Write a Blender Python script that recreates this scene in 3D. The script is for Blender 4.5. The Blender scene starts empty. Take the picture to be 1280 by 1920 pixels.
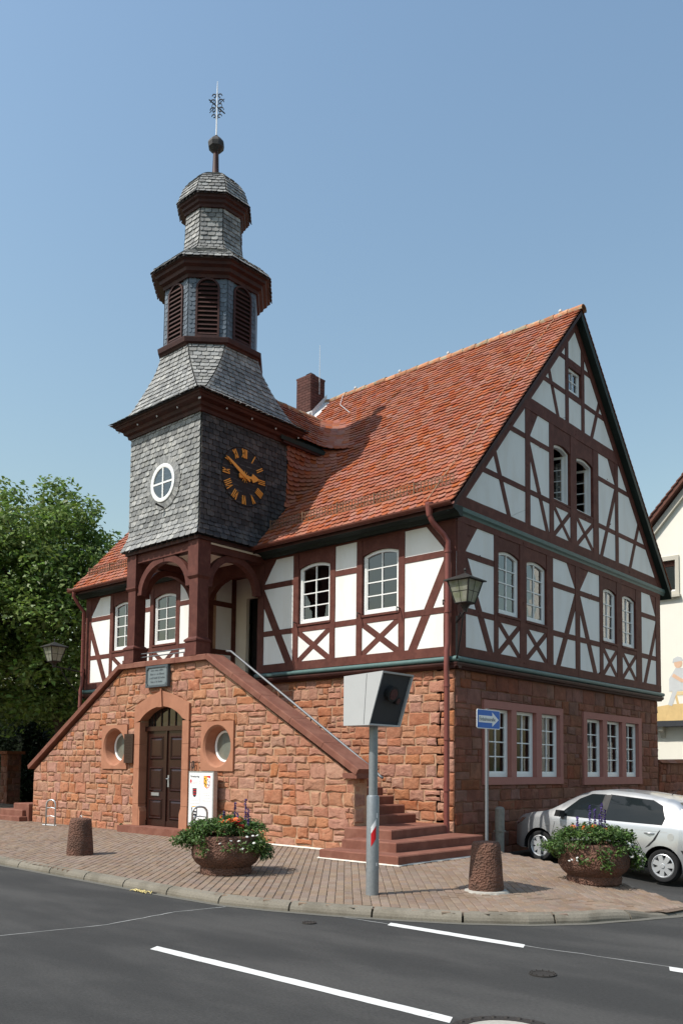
import bpy, math, random
import numpy as np
from mathutils import Vector, Matrix

# ------------------------------------------------------------------ camera, sky, sun
scene = bpy.context.scene
C = scene.collection
random.seed(7)
rng = np.random.default_rng(7)
CAM = Vector((9.171, -13.448, 1.648))
cd = bpy.data.cameras.new('camera')
cam = bpy.data.objects.new('camera', cd)
C.objects.link(cam)
cam.matrix_world = Matrix(((0.74543773, 0.03702194, 0.66554636, CAM[0]),
                           (0.66648535, -0.057796, -0.74327445, CAM[1]),
                           (0.01094845, 0.99764172, -0.0677579, CAM[2]),
                           (0, 0, 0, 1)))
cd.sensor_fit = 'VERTICAL'
cd.sensor_height = 36.0
cd.lens = 1619.68 / 1920 * 36
cd.shift_y = (1329.2 - 960) / 1920
cd.clip_end = 4000
scene.camera = cam

SUN_EL = math.radians(52)
SUN_H = Vector((-0.40, -0.917, 0)).normalized()          # towards the sun, on the ground
world = bpy.data.worlds.new('World')
scene.world = world
world.use_nodes = True
wn = world.node_tree
sky = wn.nodes.new('ShaderNodeTexSky')
sky.sky_type = 'NISHITA'
sky.sun_disc = False
sky.sun_elevation = SUN_EL
sky.sun_rotation = math.atan2(SUN_H.x, SUN_H.y)
sky.air_density = 2.2
sky.dust_density = 1.8
sky.ozone_density = 4.6
bg = wn.nodes['Background']
bg.inputs[1].default_value = 0.15
wn.links.new(sky.outputs[0], bg.inputs[0])
sl = bpy.data.lights.new('sun', 'SUN')
sl.energy = 5.0
sl.angle = math.radians(0.53)
sl.color = (1.0, 0.95, 0.87)
sun = bpy.data.objects.new('sun', sl)
C.objects.link(sun)
sdir = Vector((SUN_H.x * math.cos(SUN_EL), SUN_H.y * math.cos(SUN_EL), math.sin(SUN_EL)))
sun.rotation_euler = sdir.to_track_quat('Z', 'Y').to_euler()
sun.location = (-10, -20, 30)
vs = scene.view_settings
vs.view_transform = 'Standard'
vs.look = 'None'
vs.exposure = 0.03
vs.gamma = 1.0
vs.use_curve_mapping = False

# ------------------------------------------------------------------ materials
def mat(name, col, rough=0.8, var=0.18, scale=6.0, bump=0.0, bscale=60.0, bdist=0.01, island=0.0, ihue=0.0,
        col2=None, mixscale=1.3, mixlo=0.45, mixhi=0.62, metal=0.0, spec=0.3, coat=0.0, stretch=None, trans=0.0, alpha=None,
        col3=None, c3scale=8.0, c3lo=0.6, c3hi=0.7, vor=0.0, vorscale=30.0):
    m = bpy.data.materials.new(name)
    m.use_nodes = True
    nt = m.node_tree
    N, L = nt.nodes, nt.links
    b = N['Principled BSDF']
    b.inputs['Roughness'].default_value = rough
    b.inputs['Metallic'].default_value = metal
    b.inputs['Specular IOR Level'].default_value = spec
    if coat:
        b.inputs['Coat Weight'].default_value = coat
        b.inputs['Coat Roughness'].default_value = 0.05
    geo = N.new('ShaderNodeNewGeometry')
    pos = geo.outputs['Position']
    if stretch:
        vm = N.new('ShaderNodeVectorMath'); vm.operation = 'MULTIPLY'
        vm.inputs[1].default_value = stretch
        L.new(pos, vm.inputs[0]); pos = vm.outputs[0]
    def noise(sc, det=5.0, rg=0.6):
        n = N.new('ShaderNodeTexNoise')
        n.inputs['Scale'].default_value = sc; n.inputs['Detail'].default_value = det; n.inputs['Roughness'].default_value = rg
        L.new(pos, n.inputs['Vector'])
        return n.outputs['Fac']
    def mr(v, a, c, lo, hi, smooth=False):
        n = N.new('ShaderNodeMapRange')
        if smooth: n.interpolation_type = 'SMOOTHSTEP'
        n.inputs[1].default_value = a; n.inputs[2].default_value = c; n.inputs[3].default_value = lo; n.inputs[4].default_value = hi
        L.new(v, n.inputs[0]); return n.outputs[0]
    def mix(f, a, c):
        n = N.new('ShaderNodeMix'); n.data_type = 'RGBA'
        L.new(f, n.inputs[0])
        for i, v in ((6, a), (7, c)):
            if isinstance(v, tuple): n.inputs[i].default_value = (*v, 1)
            else: L.new(v, n.inputs[i])
        return n.outputs[2]
    cur = tuple(col)
    if col2: cur = mix(mr(noise(mixscale, 4), mixlo, mixhi, 0, 1, True), cur, tuple(col2))
    if col3: cur = mix(mr(noise(c3scale, 6), c3lo, c3hi, 0, 1, True), cur, tuple(col3))
    h = N.new('ShaderNodeHueSaturation')
    if isinstance(cur, tuple): h.inputs['Color'].default_value = (*cur, 1)
    else: L.new(cur, h.inputs['Color'])
    val = mr(noise(scale), 0.25, 0.75, 1 - var, 1 + var)
    if island or ihue:
        oi = N.new('ShaderNodeObjectInfo')
        ad = N.new('ShaderNodeMath'); ad.operation = 'ADD'
        L.new(geo.outputs['Random Per Island'], ad.inputs[0]); L.new(oi.outputs['Random'], ad.inputs[1])
        fr = N.new('ShaderNodeMath'); fr.operation = 'FRACT'
        L.new(ad.outputs[0], fr.inputs[0])
        if island:
            mu = N.new('ShaderNodeMath'); mu.operation = 'MULTIPLY'
            L.new(val, mu.inputs[0]); L.new(mr(fr.outputs[0], 0, 1, 1 - island, 1 + island), mu.inputs[1])
            val = mu.outputs[0]
        if ihue:
            m2 = N.new('ShaderNodeMath'); m2.operation = 'MULTIPLY'; m2.inputs[1].default_value = 7.13
            L.new(fr.outputs[0], m2.inputs[0])
            f2 = N.new('ShaderNodeMath'); f2.operation = 'FRACT'; L.new(m2.outputs[0], f2.inputs[0])
            L.new(mr(f2.outputs[0], 0, 1, 0.5 - ihue, 0.5 + ihue), h.inputs['Hue'])
            m3 = N.new('ShaderNodeMath'); m3.operation = 'MULTIPLY'; m3.inputs[1].default_value = 3.7
            L.new(f2.outputs[0], m3.inputs[0])
            f3 = N.new('ShaderNodeMath'); f3.operation = 'FRACT'; L.new(m3.outputs[0], f3.inputs[0])
            L.new(mr(f3.outputs[0], 0, 1, 0.82, 1.12), h.inputs['Saturation'])
    L.new(val, h.inputs['Value'])
    L.new(h.outputs[0], b.inputs['Base Color'])
    if bump:
        bn = N.new('ShaderNodeBump')
        bn.inputs['Strength'].default_value = bump; bn.inputs['Distance'].default_value = bdist
        src = noise(bscale, 6, 0.65)
        if vor:
            v = N.new('ShaderNodeTexVoronoi'); v.inputs['Scale'].default_value = vorscale
            L.new(pos, v.inputs['Vector'])
            a2 = N.new('ShaderNodeMath'); a2.operation = 'MULTIPLY_ADD'; a2.inputs[1].default_value = vor
            L.new(v.outputs['Distance'], a2.inputs[0]); L.new(src, a2.inputs[2]); src = a2.outputs[0]
        L.new(src, bn.inputs['Height']); L.new(bn.outputs[0], b.inputs['Normal'])
    if trans:
        tr = N.new('ShaderNodeBsdfTranslucent')
        L.new(h.outputs[0], tr.inputs['Color'])
        mx = N.new('ShaderNodeMixShader'); mx.inputs[0].default_value = trans
        L.new(b.outputs[0], mx.inputs[1]); L.new(tr.outputs[0], mx.inputs[2])
        L.new(mx.outputs[0], N['Material Output'].inputs[0])
    return m

def glass(name, tint=(0.75, 0.8, 0.8), rough=0.01, ior=1.5, refl=1.0, wav=0.02):
    m = bpy.data.materials.new(name); m.use_nodes = True
    nt = m.node_tree; N, L = nt.nodes, nt.links
    N.remove(N['Principled BSDF'])
    t = N.new('ShaderNodeBsdfTransparent'); t.inputs[0].default_value = (*tint, 1)
    g = N.new('ShaderNodeBsdfGlossy'); g.inputs['Roughness'].default_value = rough
    g.inputs[0].default_value = (0.95, 0.97, 1, 1)
    fr = N.new('ShaderNodeFresnel'); fr.inputs[0].default_value = ior
    mu = N.new('ShaderNodeMath'); mu.operation = 'MULTIPLY'; mu.inputs[1].default_value = refl; mu.use_clamp = True
    L.new(fr.outputs[0], mu.inputs[0])
    geo = N.new('ShaderNodeNewGeometry')
    n = N.new('ShaderNodeTexNoise'); n.inputs['Scale'].default_value = 2.5; n.inputs['Detail'].default_value = 1
    L.new(geo.outputs['Position'], n.inputs['Vector'])
    bn = N.new('ShaderNodeBump'); bn.inputs['Strength'].default_value = wav; bn.inputs['Distance'].default_value = 0.1
    L.new(n.outputs[0], bn.inputs['Height'])
    L.new(bn.outputs[0], g.inputs['Normal'])
    mx = N.new('ShaderNodeMixShader')
    L.new(mu.outputs[0], mx.inputs[0]); L.new(t.outputs[0], mx.inputs[1]); L.new(g.outputs[0], mx.inputs[2])
    L.new(mx.outputs[0], N['Material Output'].inputs[0])
    return m

M = {}
M['stone'] = mat('red_sandstone_rubble', (0.365, 0.165, 0.097), 0.92, 0.18, 13, bump=0.6, bscale=21, bdist=0.03, island=0.11, ihue=0.006,
                 col2=(0.325, 0.136, 0.077), mixscale=5.0, col3=(0.395, 0.21, 0.132), c3scale=7, c3lo=0.58, c3hi=0.75)
M['stone_shade'] = mat('shade_toned_sandstone', (0.205, 0.08, 0.05), 0.92, 0.25, 8, bump=0.6, bscale=35, bdist=0.012, island=0.11, ihue=0.007,
                 col2=(0.165, 0.066, 0.042), mixscale=2.5, col3=(0.205, 0.108, 0.068), c3scale=6, c3lo=0.6, c3hi=0.75)  # same stone as the front, its colour darkened for the shaded side
M['mortar'] = mat('lime_mortar', (0.43, 0.265, 0.168), 0.95, 0.2, 14, bump=0.6, bscale=70, bdist=0.008, col2=(0.385, 0.215, 0.132), mixscale=3)
M['mortar_dark'] = mat('dark_mortar', (0.2, 0.1, 0.06), 0.95, 0.2, 14, bump=0.6, bscale=70, bdist=0.008)  # darker mortar of the gable, pillar and garden wall
M['dressed'] = mat('dressed_sandstone', (0.365, 0.165, 0.098), 0.85, 0.10, 7, bump=0.25, bscale=120, bdist=0.004, col2=(0.335, 0.146, 0.086), mixscale=2.2)
M['dressed_pink'] = mat('painted_window_stone', (0.355, 0.155, 0.128), 0.85, 0.08, 6, bump=0.15, bscale=90, bdist=0.003)
M['step'] = mat('red_step_stone', (0.175, 0.068, 0.046), 0.88, 0.14, 8, bump=0.35, bscale=90, bdist=0.004, col2=(0.21, 0.09, 0.062), mixscale=3)
M['timber'] = mat('oxblood_timber', (0.094, 0.0275, 0.0195), 0.72, 0.16, 12, bump=0.3, bscale=25, bdist=0.005, island=0.10, stretch=(1, 1, 1),
                  col2=(0.118, 0.038, 0.027), mixscale=4)
M['plaster'] = mat('white_lime_plaster', (0.80, 0.795, 0.77), 0.9, 0.035, 4, bump=0.25, bscale=22, bdist=0.006, col2=(0.755, 0.74, 0.705), mixscale=2.0, col3=(0.69, 0.67, 0.62), c3scale=3.5, c3lo=0.62, c3hi=0.8, stretch=(1.6, 1.6, .5))
M['cream'] = mat('cream_render', (0.78, 0.73, 0.62), 0.92, 0.03, 3, bump=0.2, bscale=90, bdist=0.004)
M['green'] = mat('green_moulding_paint', (0.085, 0.15, 0.145), 0.5, 0.12, 8)
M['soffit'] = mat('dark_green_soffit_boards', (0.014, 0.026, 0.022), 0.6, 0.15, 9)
M['white'] = mat('white_window_paint', (0.80, 0.80, 0.78), 0.45, 0.03, 8)
M['pane'] = glass('window_glass', refl=2.6, wav=0.05)
M['pane_clear'] = glass('clear_window_glass', refl=1.0, wav=0.02)
M['tile'] = mat('clay_roof_tile', (0.305, 0.094, 0.046), 0.85, 0.12, 20, bump=0.2, bscale=90, bdist=0.004, island=0.11, ihue=0.005,
                col2=(0.275, 0.081, 0.04), mixscale=1.1, col3=(0.185, 0.085, 0.054), c3scale=2.6, c3lo=0.67, c3hi=0.84)
M['ridge'] = mat('lichened_ridge_tile', (0.42, 0.19, 0.10), 0.9, 0.25, 9, bump=0.4, bscale=50, bdist=0.01, island=0.2, col2=(0.34, 0.29, 0.2), mixscale=5)
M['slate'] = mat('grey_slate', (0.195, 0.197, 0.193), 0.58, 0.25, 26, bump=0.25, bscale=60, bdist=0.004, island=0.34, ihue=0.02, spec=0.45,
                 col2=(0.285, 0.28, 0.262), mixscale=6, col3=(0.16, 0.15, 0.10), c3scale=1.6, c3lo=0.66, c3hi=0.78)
M['slate_blue'] = mat('blue_grey_slate', (0.10, 0.125, 0.155), 0.5, 0.15, 15, island=0.25, spec=0.4)
M['slate_shade'] = mat('shade_toned_slate', (0.038, 0.035, 0.035), 0.6, 0.25, 20, bump=0.3, bscale=50, bdist=0.004, island=0.45, ihue=0.02, spec=0.4,
                 col2=(0.07, 0.06, 0.055), mixscale=4)  # front slate darkened: the clock side's shade is in the colour
M['cornice'] = mat('brown_red_cornice_paint', (0.04, 0.0125, 0.01), 0.6, 0.15, 8, col2=(0.056, 0.018, 0.013), mixscale=3)
M['orange'] = mat('gilded_orange_paint', (0.92, 0.38, 0.07), 0.4, 0.08, 12, metal=0.0)
M['black'] = mat('black_iron', (0.012, 0.012, 0.013), 0.5, 0.1, 8)
M['void'] = mat('dark_interior', (0.008, 0.007, 0.007), 0.9, 0.1, 8)
M['interior'] = mat('interior_wall', (0.30, 0.28, 0.25), 0.9, 0.05, 4)
M['pipe'] = mat('brown_red_downpipe', (0.19, 0.06, 0.05), 0.4, 0.08, 6)
M['copper'] = mat('brown_gutter_sheet', (0.135, 0.045, 0.032), 0.45, 0.15, 5)
M['steel'] = mat('galvanised_steel', (0.48, 0.50, 0.51), 0.38, 0.12, 25, metal=0.75)
M['zinc'] = mat('weathered_zinc_pole', (0.25, 0.27, 0.285), 0.45, 0.14, 30, metal=0.45)
M['lead'] = mat('pale_lead_flashing', (0.62, 0.63, 0.64), 0.5, 0.1, 8, metal=0.2)
M['brickch'] = mat('brown_chimney_brick', (0.085, 0.036, 0.03), 0.85, 0.2, 12, island=0.2)
M['door'] = mat('dark_brown_door_varnish', (0.026, 0.0085, 0.006), 0.32, 0.2, 14, coat=0.3, stretch=(3, 3, 0.5))
M['bronze'] = mat('dark_bronze', (0.06, 0.035, 0.025), 0.45, 0.2, 20, metal=0.5)
M['plaque'] = mat('grey_plaque', (0.17, 0.20, 0.21), 0.5, 0.1, 12)
M['plaque_rim'] = mat('dark_plaque_rim', (0.075, 0.09, 0.10), 0.5, 0.1, 12)
M['asphalt'] = mat('asphalt', (0.034, 0.0335, 0.0325), 0.86, 0.34, 60, bump=0.6, bscale=130, bdist=0.006, col2=(0.06, 0.058, 0.055), mixscale=0.8, mixlo=0.36, mixhi=0.68,
                   col3=(0.11, 0.107, 0.1), c3scale=70, c3lo=0.66, c3hi=0.74, stretch=(0.45, 1.3, 1))
M['paint'] = mat('road_paint', (0.62, 0.62, 0.60), 0.85, 0.1, 40, bump=0.2, bscale=200, bdist=0.002, col3=(0.30, 0.295, 0.28), c3scale=18, c3lo=0.60, c3hi=0.72)
M['seam'] = mat('pale_road_seam', (0.30, 0.30, 0.29), 0.9, 0.25, 30)
M['kerb'] = mat('granite_kerb', (0.185, 0.165, 0.132), 0.9, 0.2, 60, bump=0.4, bscale=120, bdist=0.004, island=0.12, col2=(0.145, 0.128, 0.1), mixscale=3)
M['gutter_strip'] = mat('gutter_concrete', (0.125, 0.118, 0.1), 0.92, 0.2, 30)
M['paver'] = mat('clay_paver', (0.222, 0.16, 0.117), 0.9, 0.16, 40, bump=0.3, bscale=120, bdist=0.003, island=0.11, ihue=0.008,
                 col2=(0.198, 0.14, 0.102), mixscale=0.8, col3=(0.155, 0.11, 0.082), c3scale=1.2, c3lo=0.58, c3hi=0.75)
M['joint'] = mat('paver_joint_sand', (0.145, 0.104, 0.077), 0.95, 0.25, 40)
M['soil'] = mat('soil', (0.05, 0.035, 0.025), 0.95, 0.3, 30, bump=0.6, bscale=40, bdist=0.02)
M['grass'] = mat('field_grass', (0.06, 0.09, 0.03), 0.95, 0.3, 2)
M['rough'] = mat('pitted_sandstone', (0.16, 0.082, 0.058), 0.95, 0.25, 14, bump=1.0, bscale=30, bdist=0.03, vor=0.9, vorscale=38, col2=(0.12, 0.066, 0.048), mixscale=5)
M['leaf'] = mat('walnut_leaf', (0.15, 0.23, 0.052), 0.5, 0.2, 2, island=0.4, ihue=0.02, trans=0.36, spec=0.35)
M['leaf_shade'] = mat('shade_toned_leaf', (0.013, 0.028, 0.008), 0.6, 0.2, 2, island=0.4, ihue=0.02, trans=0.25)  # near-black green holds the shade beneath the trees
M['leaf_bed'] = mat('bedding_leaf', (0.085, 0.15, 0.038), 0.5, 0.2, 9, island=0.4, ihue=0.02, trans=0.3)
M['bark'] = mat('bark', (0.06, 0.045, 0.032), 0.95, 0.3, 10, bump=0.8, bscale=20, bdist=0.03)
M['fl_orange'] = mat('orange_petal', (0.75, 0.16, 0.015), 0.6, 0.15, 30, island=0.25, ihue=0.02, trans=0.3)
M['fl_red'] = mat('red_petal', (0.50, 0.02, 0.012), 0.6, 0.15, 30, island=0.2, trans=0.3)
M['fl_white'] = mat('white_petal', (0.80, 0.80, 0.76), 0.6, 0.05, 30, trans=0.3)
M['fl_blue'] = mat('violet_petal', (0.10, 0.06, 0.24), 0.6, 0.2, 30, island=0.3, trans=0.3)
M['silver'] = mat('silver_car_paint', (0.46, 0.47, 0.48), 0.32, 0.02, 3, metal=0.6, coat=0.6)
M['carglass'] = glass('tinted_car_glass', (0.32, 0.36, 0.36), refl=1.8, wav=0.0)
M['rubber'] = mat('tyre_rubber', (0.016, 0.016, 0.017), 0.85, 0.15, 20)
M['plastic'] = mat('black_plastic', (0.02, 0.02, 0.021), 0.6, 0.1, 20)
M['alloy'] = mat('silver_wheel_cover', (0.56, 0.57, 0.58), 0.35, 0.04, 8, metal=0.5)
M['lampglass'] = glass('headlamp_glass', (0.85, 0.88, 0.9), refl=2.0)
M['seat'] = mat('dark_seat_cloth', (0.03, 0.03, 0.032), 0.9, 0.1, 20)
M['boxgrey'] = mat('light_grey_box_paint', (0.45, 0.452, 0.45), 0.45, 0.03, 6)
M['boxdark'] = mat('dark_grey_front_plate', (0.042, 0.045, 0.052), 0.5, 0.08, 6)
M['lens'] = mat('dark_red_lens', (0.06, 0.012, 0.012), 0.1, 0.05, 6, coat=1.0)
M['red'] = mat('red_reflective_band', (0.55, 0.015, 0.02), 0.4, 0.05, 10)
M['blue'] = mat('blue_sign_face', (0.012, 0.13, 0.50), 0.4, 0.04, 8)
M['signwhite'] = mat('white_sign_face', (0.80, 0.80, 0.80), 0.4, 0.03, 8)
M['ink'] = mat('dark_print', (0.03, 0.035, 0.045), 0.6, 0.05, 8)
M['yellow'] = mat('yellow_print', (0.72, 0.42, 0.03), 0.6, 0.05, 8)
M['pale_print'] = mat('pale_grey_print', (0.45, 0.46, 0.48), 0.6, 0.05, 8)
M['lantern'] = mat('dusty_lantern_glass', (0.42, 0.42, 0.34), 0.35, 0.3, 12, trans=0.4, col2=(0.28, 0.30, 0.2), mixscale=6)
M['lanternmetal'] = mat('dark_lantern_metal', (0.03, 0.027, 0.024), 0.5, 0.2, 20)
M['greypost'] = mat('weathered_grey_post', (0.22, 0.21, 0.185), 0.9, 0.2, 12, bump=0.4, bscale=30, bdist=0.005)
M['housewhite'] = mat('cream_house_render', (0.80, 0.77, 0.68), 0.92, 0.02, 2, bump=0.1, bscale=60, bdist=0.004)
M['houseband'] = mat('grey_beige_trim', (0.50, 0.47, 0.40), 0.8, 0.05, 4)
M['browntile'] = mat('brown_roof_tile', (0.13, 0.055, 0.04), 0.85, 0.2, 8, island=0.25)
M['mural_skin'] = mat('mural_flesh_paint', (0.68, 0.45, 0.31), 0.9, 0.06, 6)
M['mural_wood'] = mat('mural_ochre_paint', (0.66, 0.47, 0.22), 0.9, 0.08, 6)
M['mural_grey'] = mat('mural_grey_paint', (0.55, 0.56, 0.56), 0.9, 0.06, 6)
M['curtain'] = mat('white_net_curtain', (0.55, 0.55, 0.53), 0.9, 0.05, 5)
M['asphalt_patch'] = mat('iron_cover', (0.045, 0.04, 0.036), 0.6, 0.3, 60, metal=0.3, bump=0.5, bscale=90, bdist=0.004)
M['curtain_dark'] = mat('grey_curtain', (0.10, 0.10, 0.10), 0.9, 0.1, 5)
M['concrete'] = mat('cast_concrete', (0.36, 0.34, 0.30), 0.9, 0.15, 40, bump=0.3, bscale=90, bdist=0.003)

# ------------------------------------------------------------------ helpers
ORG = {}
def tag(o, label=None, cat=None, group=None, kind=None):
    if label: o['label'] = label
    if cat: o['category'] = cat
    if group: o['group'] = group
    if kind: o['kind'] = kind
    return o
def empty(name, loc, label, cat, group=None, rz=0.0):
    o = bpy.data.objects.new(name, None)
    o.empty_display_size = 0.2
    C.objects.link(o)
    o.location = loc
    o.rotation_euler.z = rz
    ORG[o] = np.array(loc, float) if rz == 0 else np.zeros(3)
    return tag(o, label, cat, group)
def obj(name, V, F, m, parent=None, smooth=False, sharp=None):
    """one mesh object; V in world axes (rotated things: in their own axes)"""
    V = np.asarray(V, float).reshape(-1, 3)
    org = ORG[parent] if parent is not None else np.zeros(3)
    me = bpy.data.meshes.new(name)
    me.from_pydata((V - org).tolist(), [], [tuple(int(i) for i in f) for f in F])
    me.materials.append(M[m] if isinstance(m, str) else m)
    if smooth:
        me.polygons.foreach_set('use_smooth', [True] * len(me.polygons))
        if sharp: me.set_sharp_from_angle(angle=math.radians(sharp))
    o = bpy.data.objects.new(name, me)
    C.objects.link(o)
    if parent is not None:
        o.parent = parent
    ORG[o] = org
    return o
class MB:
    def __init__(s): s.V = []; s.F = []; s.n = 0
    def add(s, V, F):
        V = np.asarray(V, float).reshape(-1, 3)
        s.V.append(V); s.F += [tuple(i + s.n for i in f) for f in F]; s.n += len(V)
        return s
    def box(s, a, b):
        (x0, y0, z0), (x1, y1, z1) = a, b
        return s.add([(x0, y0, z0), (x1, y0, z0), (x1, y1, z0), (x0, y1, z0), (x0, y0, z1), (x1, y0, z1), (x1, y1, z1), (x0, y1, z1)],
              [(0, 3, 2, 1), (4, 5, 6, 7), (0, 1, 5, 4), (1, 2, 6, 5), (2, 3, 7, 6), (3, 0, 4, 7)])
    def tube(s, pts, r, n=8, cap=True):
        pts = [Vector(p) for p in pts]
        rs = r if isinstance(r, (list, tuple)) else [r] * len(pts)
        V = []
        up = None
        for i, p in enumerate(pts):
            d = (pts[min(i + 1, len(pts) - 1)] - pts[max(i - 1, 0)]).normalized()
            if up is None:
                up = Vector((0, 0, 1)) if abs(d.z) < 0.9 else Vector((1, 0, 0))
            a = d.cross(up).normalized(); b2 = a.cross(d).normalized(); up = b2
            for k in range(n):
                t = 2 * math.pi * k / n
                V.append(p + (a * math.cos(t) + b2 * math.sin(t)) * rs[i])
        F = []
        for i in range(len(pts) - 1):
            for k in range(n):
                F.append((i * n + k, i * n + (k + 1) % n, (i + 1) * n + (k + 1) % n, (i + 1) * n + k))
        if cap:
            F.append(tuple(range(n))[::-1]); F.append(tuple((len(pts) - 1) * n + k for k in range(n)))
        return s.add([tuple(v) for v in V], F)
    def lathe(s, prof, c=(0, 0, 0), n=24, rot=0.0, cap=True, jit=0.0):
        V = []
        for r, z in prof:
            for k in range(n):
                t = 2 * math.pi * k / n + rot
                rr = r * (1 + (random.uniform(-jit, jit) if jit else 0))
                V.append((c[0] + rr * math.cos(t), c[1] + rr * math.sin(t), c[2] + z))
        F = []
        for i in range(len(prof) - 1):
            for k in range(n):
                F.append((i * n + k, i * n + (k + 1) % n, (i + 1) * n + (k + 1) % n, (i + 1) * n + k))
        if cap:
            F.append(tuple(range(n))[::-1]); F.append(tuple((len(prof) - 1) * n + k for k in range(n)))
        return s.add(V, F)
    def build(s, name, m, parent=None, smooth=False, sharp=None):
        return obj(name, np.concatenate(s.V), s.F, m, parent, smooth, sharp)

class Frame:
    """facade axes: u along, v up, n out of the wall"""
    def __init__(s, O, U, N):
        s.O = np.array(O, float); s.U = np.array(U, float); s.N = np.array(N, float); s.Z = np.array((0, 0, 1.0))
        s.flip = np.dot(np.cross(s.U, s.Z), s.N) < 0
    def p(s, u, v, n=0.0): return s.O + s.U * u + s.Z * v + s.N * n
def ext(fr, pts, n0, n1):
    """prism of a facade polygon from depth n0 (back) to n1 (front)"""
    k = len(pts)
    V = [fr.p(u, v, n0) for u, v in pts] + [fr.p(u, v, n1) for u, v in pts]
    F = [tuple(range(k)), tuple(range(k, 2 * k))[::-1]]
    for i in range(k):
        j = (i + 1) % k
        F.append((i, i + k, j + k, j))
    a = sum(pts[i][0] * pts[(i + 1) % k][1] - pts[(i + 1) % k][0] * pts[i][1] for i in range(k))
    if (a > 0) != fr.flip:
        F = [f[::-1] for f in F]
    return V, F
def fpoly(name, fr, pts, n0, n1, m, parent):
    V, F = ext(fr, pts, n0, n1)
    return obj(name, V, F, m, parent)
def rect(u0, u1, v0, v1): return [(u0, v0), (u1, v0), (u1, v1), (u0, v1)]
def strip(a, b, w, e=0.0):
    a = np.array(a, float); b = np.array(b, float); d = (b - a) / np.linalg.norm(b - a); n = np.array((-d[1], d[0])) * w / 2
    a = a - d * e; b = b + d * e
    return [tuple(a - n), tuple(b - n), tuple(b + n), tuple(a + n)]
def area(P): return abs(sum(P[i][0] * P[(i + 1) % len(P)][1] - P[(i + 1) % len(P)][0] * P[i][1] for i in range(len(P)))) / 2 if len(P) > 2 else 0
def ccw(P):
    a = sum(P[i][0] * P[(i + 1) % len(P)][1] - P[(i + 1) % len(P)][0] * P[i][1] for i in range(len(P)))
    return list(P) if a > 0 else list(P)[::-1]
def half(P, a, b, inside=True):
    out = []
    sg = 1 if inside else -1
    def d(q): return sg * ((b[0] - a[0]) * (q[1] - a[1]) - (b[1] - a[1]) * (q[0] - a[0]))
    for i in range(len(P)):
        p, q = P[i], P[(i + 1) % len(P)]
        dp, dq = d(p), d(q)
        if dp >= 0: out.append(p)
        if (dp > 0 and dq < 0) or (dp < 0 and dq > 0):
            t = dp / (dp - dq); out.append((p[0] + (q[0] - p[0]) * t, p[1] + (q[1] - p[1]) * t))
    return out
def inter(P, Q):
    Q = ccw(Q)
    for i in range(len(Q)):
        P = half(P, Q[i], Q[(i + 1) % len(Q)])
        if len(P) < 3 or area(P) < 1e-6: return []
    return P
def subtract(P, Q):
    if not inter(P, Q): return [P]
    Q = ccw(Q); out = []; rem = P
    for i in range(len(Q)):
        o = half(rem, Q[i], Q[(i + 1) % len(Q)], False)
        if len(o) > 2 and area(o) > 1e-6: out.append(o)
        rem = half(rem, Q[i], Q[(i + 1) % len(Q)])
        if len(rem) < 3: break
    return out
def cut_all(polys, cutters):
    for q in cutters:
        nxt = []
        for P in polys: nxt += subtract(P, q)
        polys = nxt
    return polys
def inset(P, d):
    P = ccw(P); out = list(P); k = len(P)
    for i in range(k):
        a, b = np.array(P[i]), np.array(P[(i + 1) % k])
        l = np.linalg.norm(b - a)
        if l < 1e-6: continue
        n = np.array((-(b - a)[1], (b - a)[0])) / l * d
        out = half(out, tuple(a + n), tuple(b + n))
        if len(out) < 3: return []
    return out

def make_stone(P, fr, n0, relief, gap, rough=1.0):
    P = inset(P, gap * random.choice((.35, .7, 1, 1.3)))
    if len(P) < 3 or area(P) < 0.004: return None
    P = ccw(P)
    pts = []
    for i in range(len(P)):
        a, b = np.array(P[i]), np.array(P[(i + 1) % len(P)])
        l = np.linalg.norm(b - a)
        if l < 0.012: continue
        k = 2 if l > 0.13 else 1
        if l > 0.33: k = 3
        for j in range(k):
            q = a + (b - a) * ((j + (0.0 if j == 0 else random.uniform(-.15, .15))) / k)
            pts.append(q)
    if len(pts) < 3: return None
    c = np.mean(pts, 0)
    rad = min(np.ptp([p[0] for p in pts]), np.ptp([p[1] for p in pts]))
    jit = min(0.019, rad * 0.085) * rough
    o = [p + np.array((random.uniform(-jit, jit), random.uniform(-jit, jit))) - (p - c) * 0.02 for p in pts]
    k = len(o)
    d = relief * random.uniform(0.55, 1.3)
    tilt = (random.uniform(-.05, .05) * rough, random.uniform(-.07, .04) * rough)
    V = [fr.p(*p, n0 - 0.02) for p in o]
    V += [fr.p(*p, n0 + d * random.uniform(0.25, 0.6)) for p in o]
    for p in o:
        q = p + (c - p) * min(0.42, 0.020 / max(0.03, np.linalg.norm(c - p)) + 0.05)
        V.append(fr.p(*q, n0 + d * random.uniform(0.78, 1.02) + (q - c)[0] * tilt[0] + (q - c)[1] * tilt[1]))
    for p in o:
        q = p + (c - p) * random.uniform(0.45, 0.62)
        V.append(fr.p(*q, n0 + d * random.uniform(0.86, 1.22) + (q - c)[0] * tilt[0] + (q - c)[1] * tilt[1]))
    V.append(fr.p(*c, n0 + d * random.uniform(0.9, 1.2)))
    F = []
    for r in range(3):
        for i in range(k):
            j = (i + 1) % k
            F.append((r * k + i, r * k + j, (r + 1) * k + j, (r + 1) * k + i))
    for i in range(k):
        F.append((3 * k + i, 3 * k + (i + 1) % k, 4 * k))
    if fr.flip: F = [f[::-1] for f in F]
    return V, F
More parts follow.
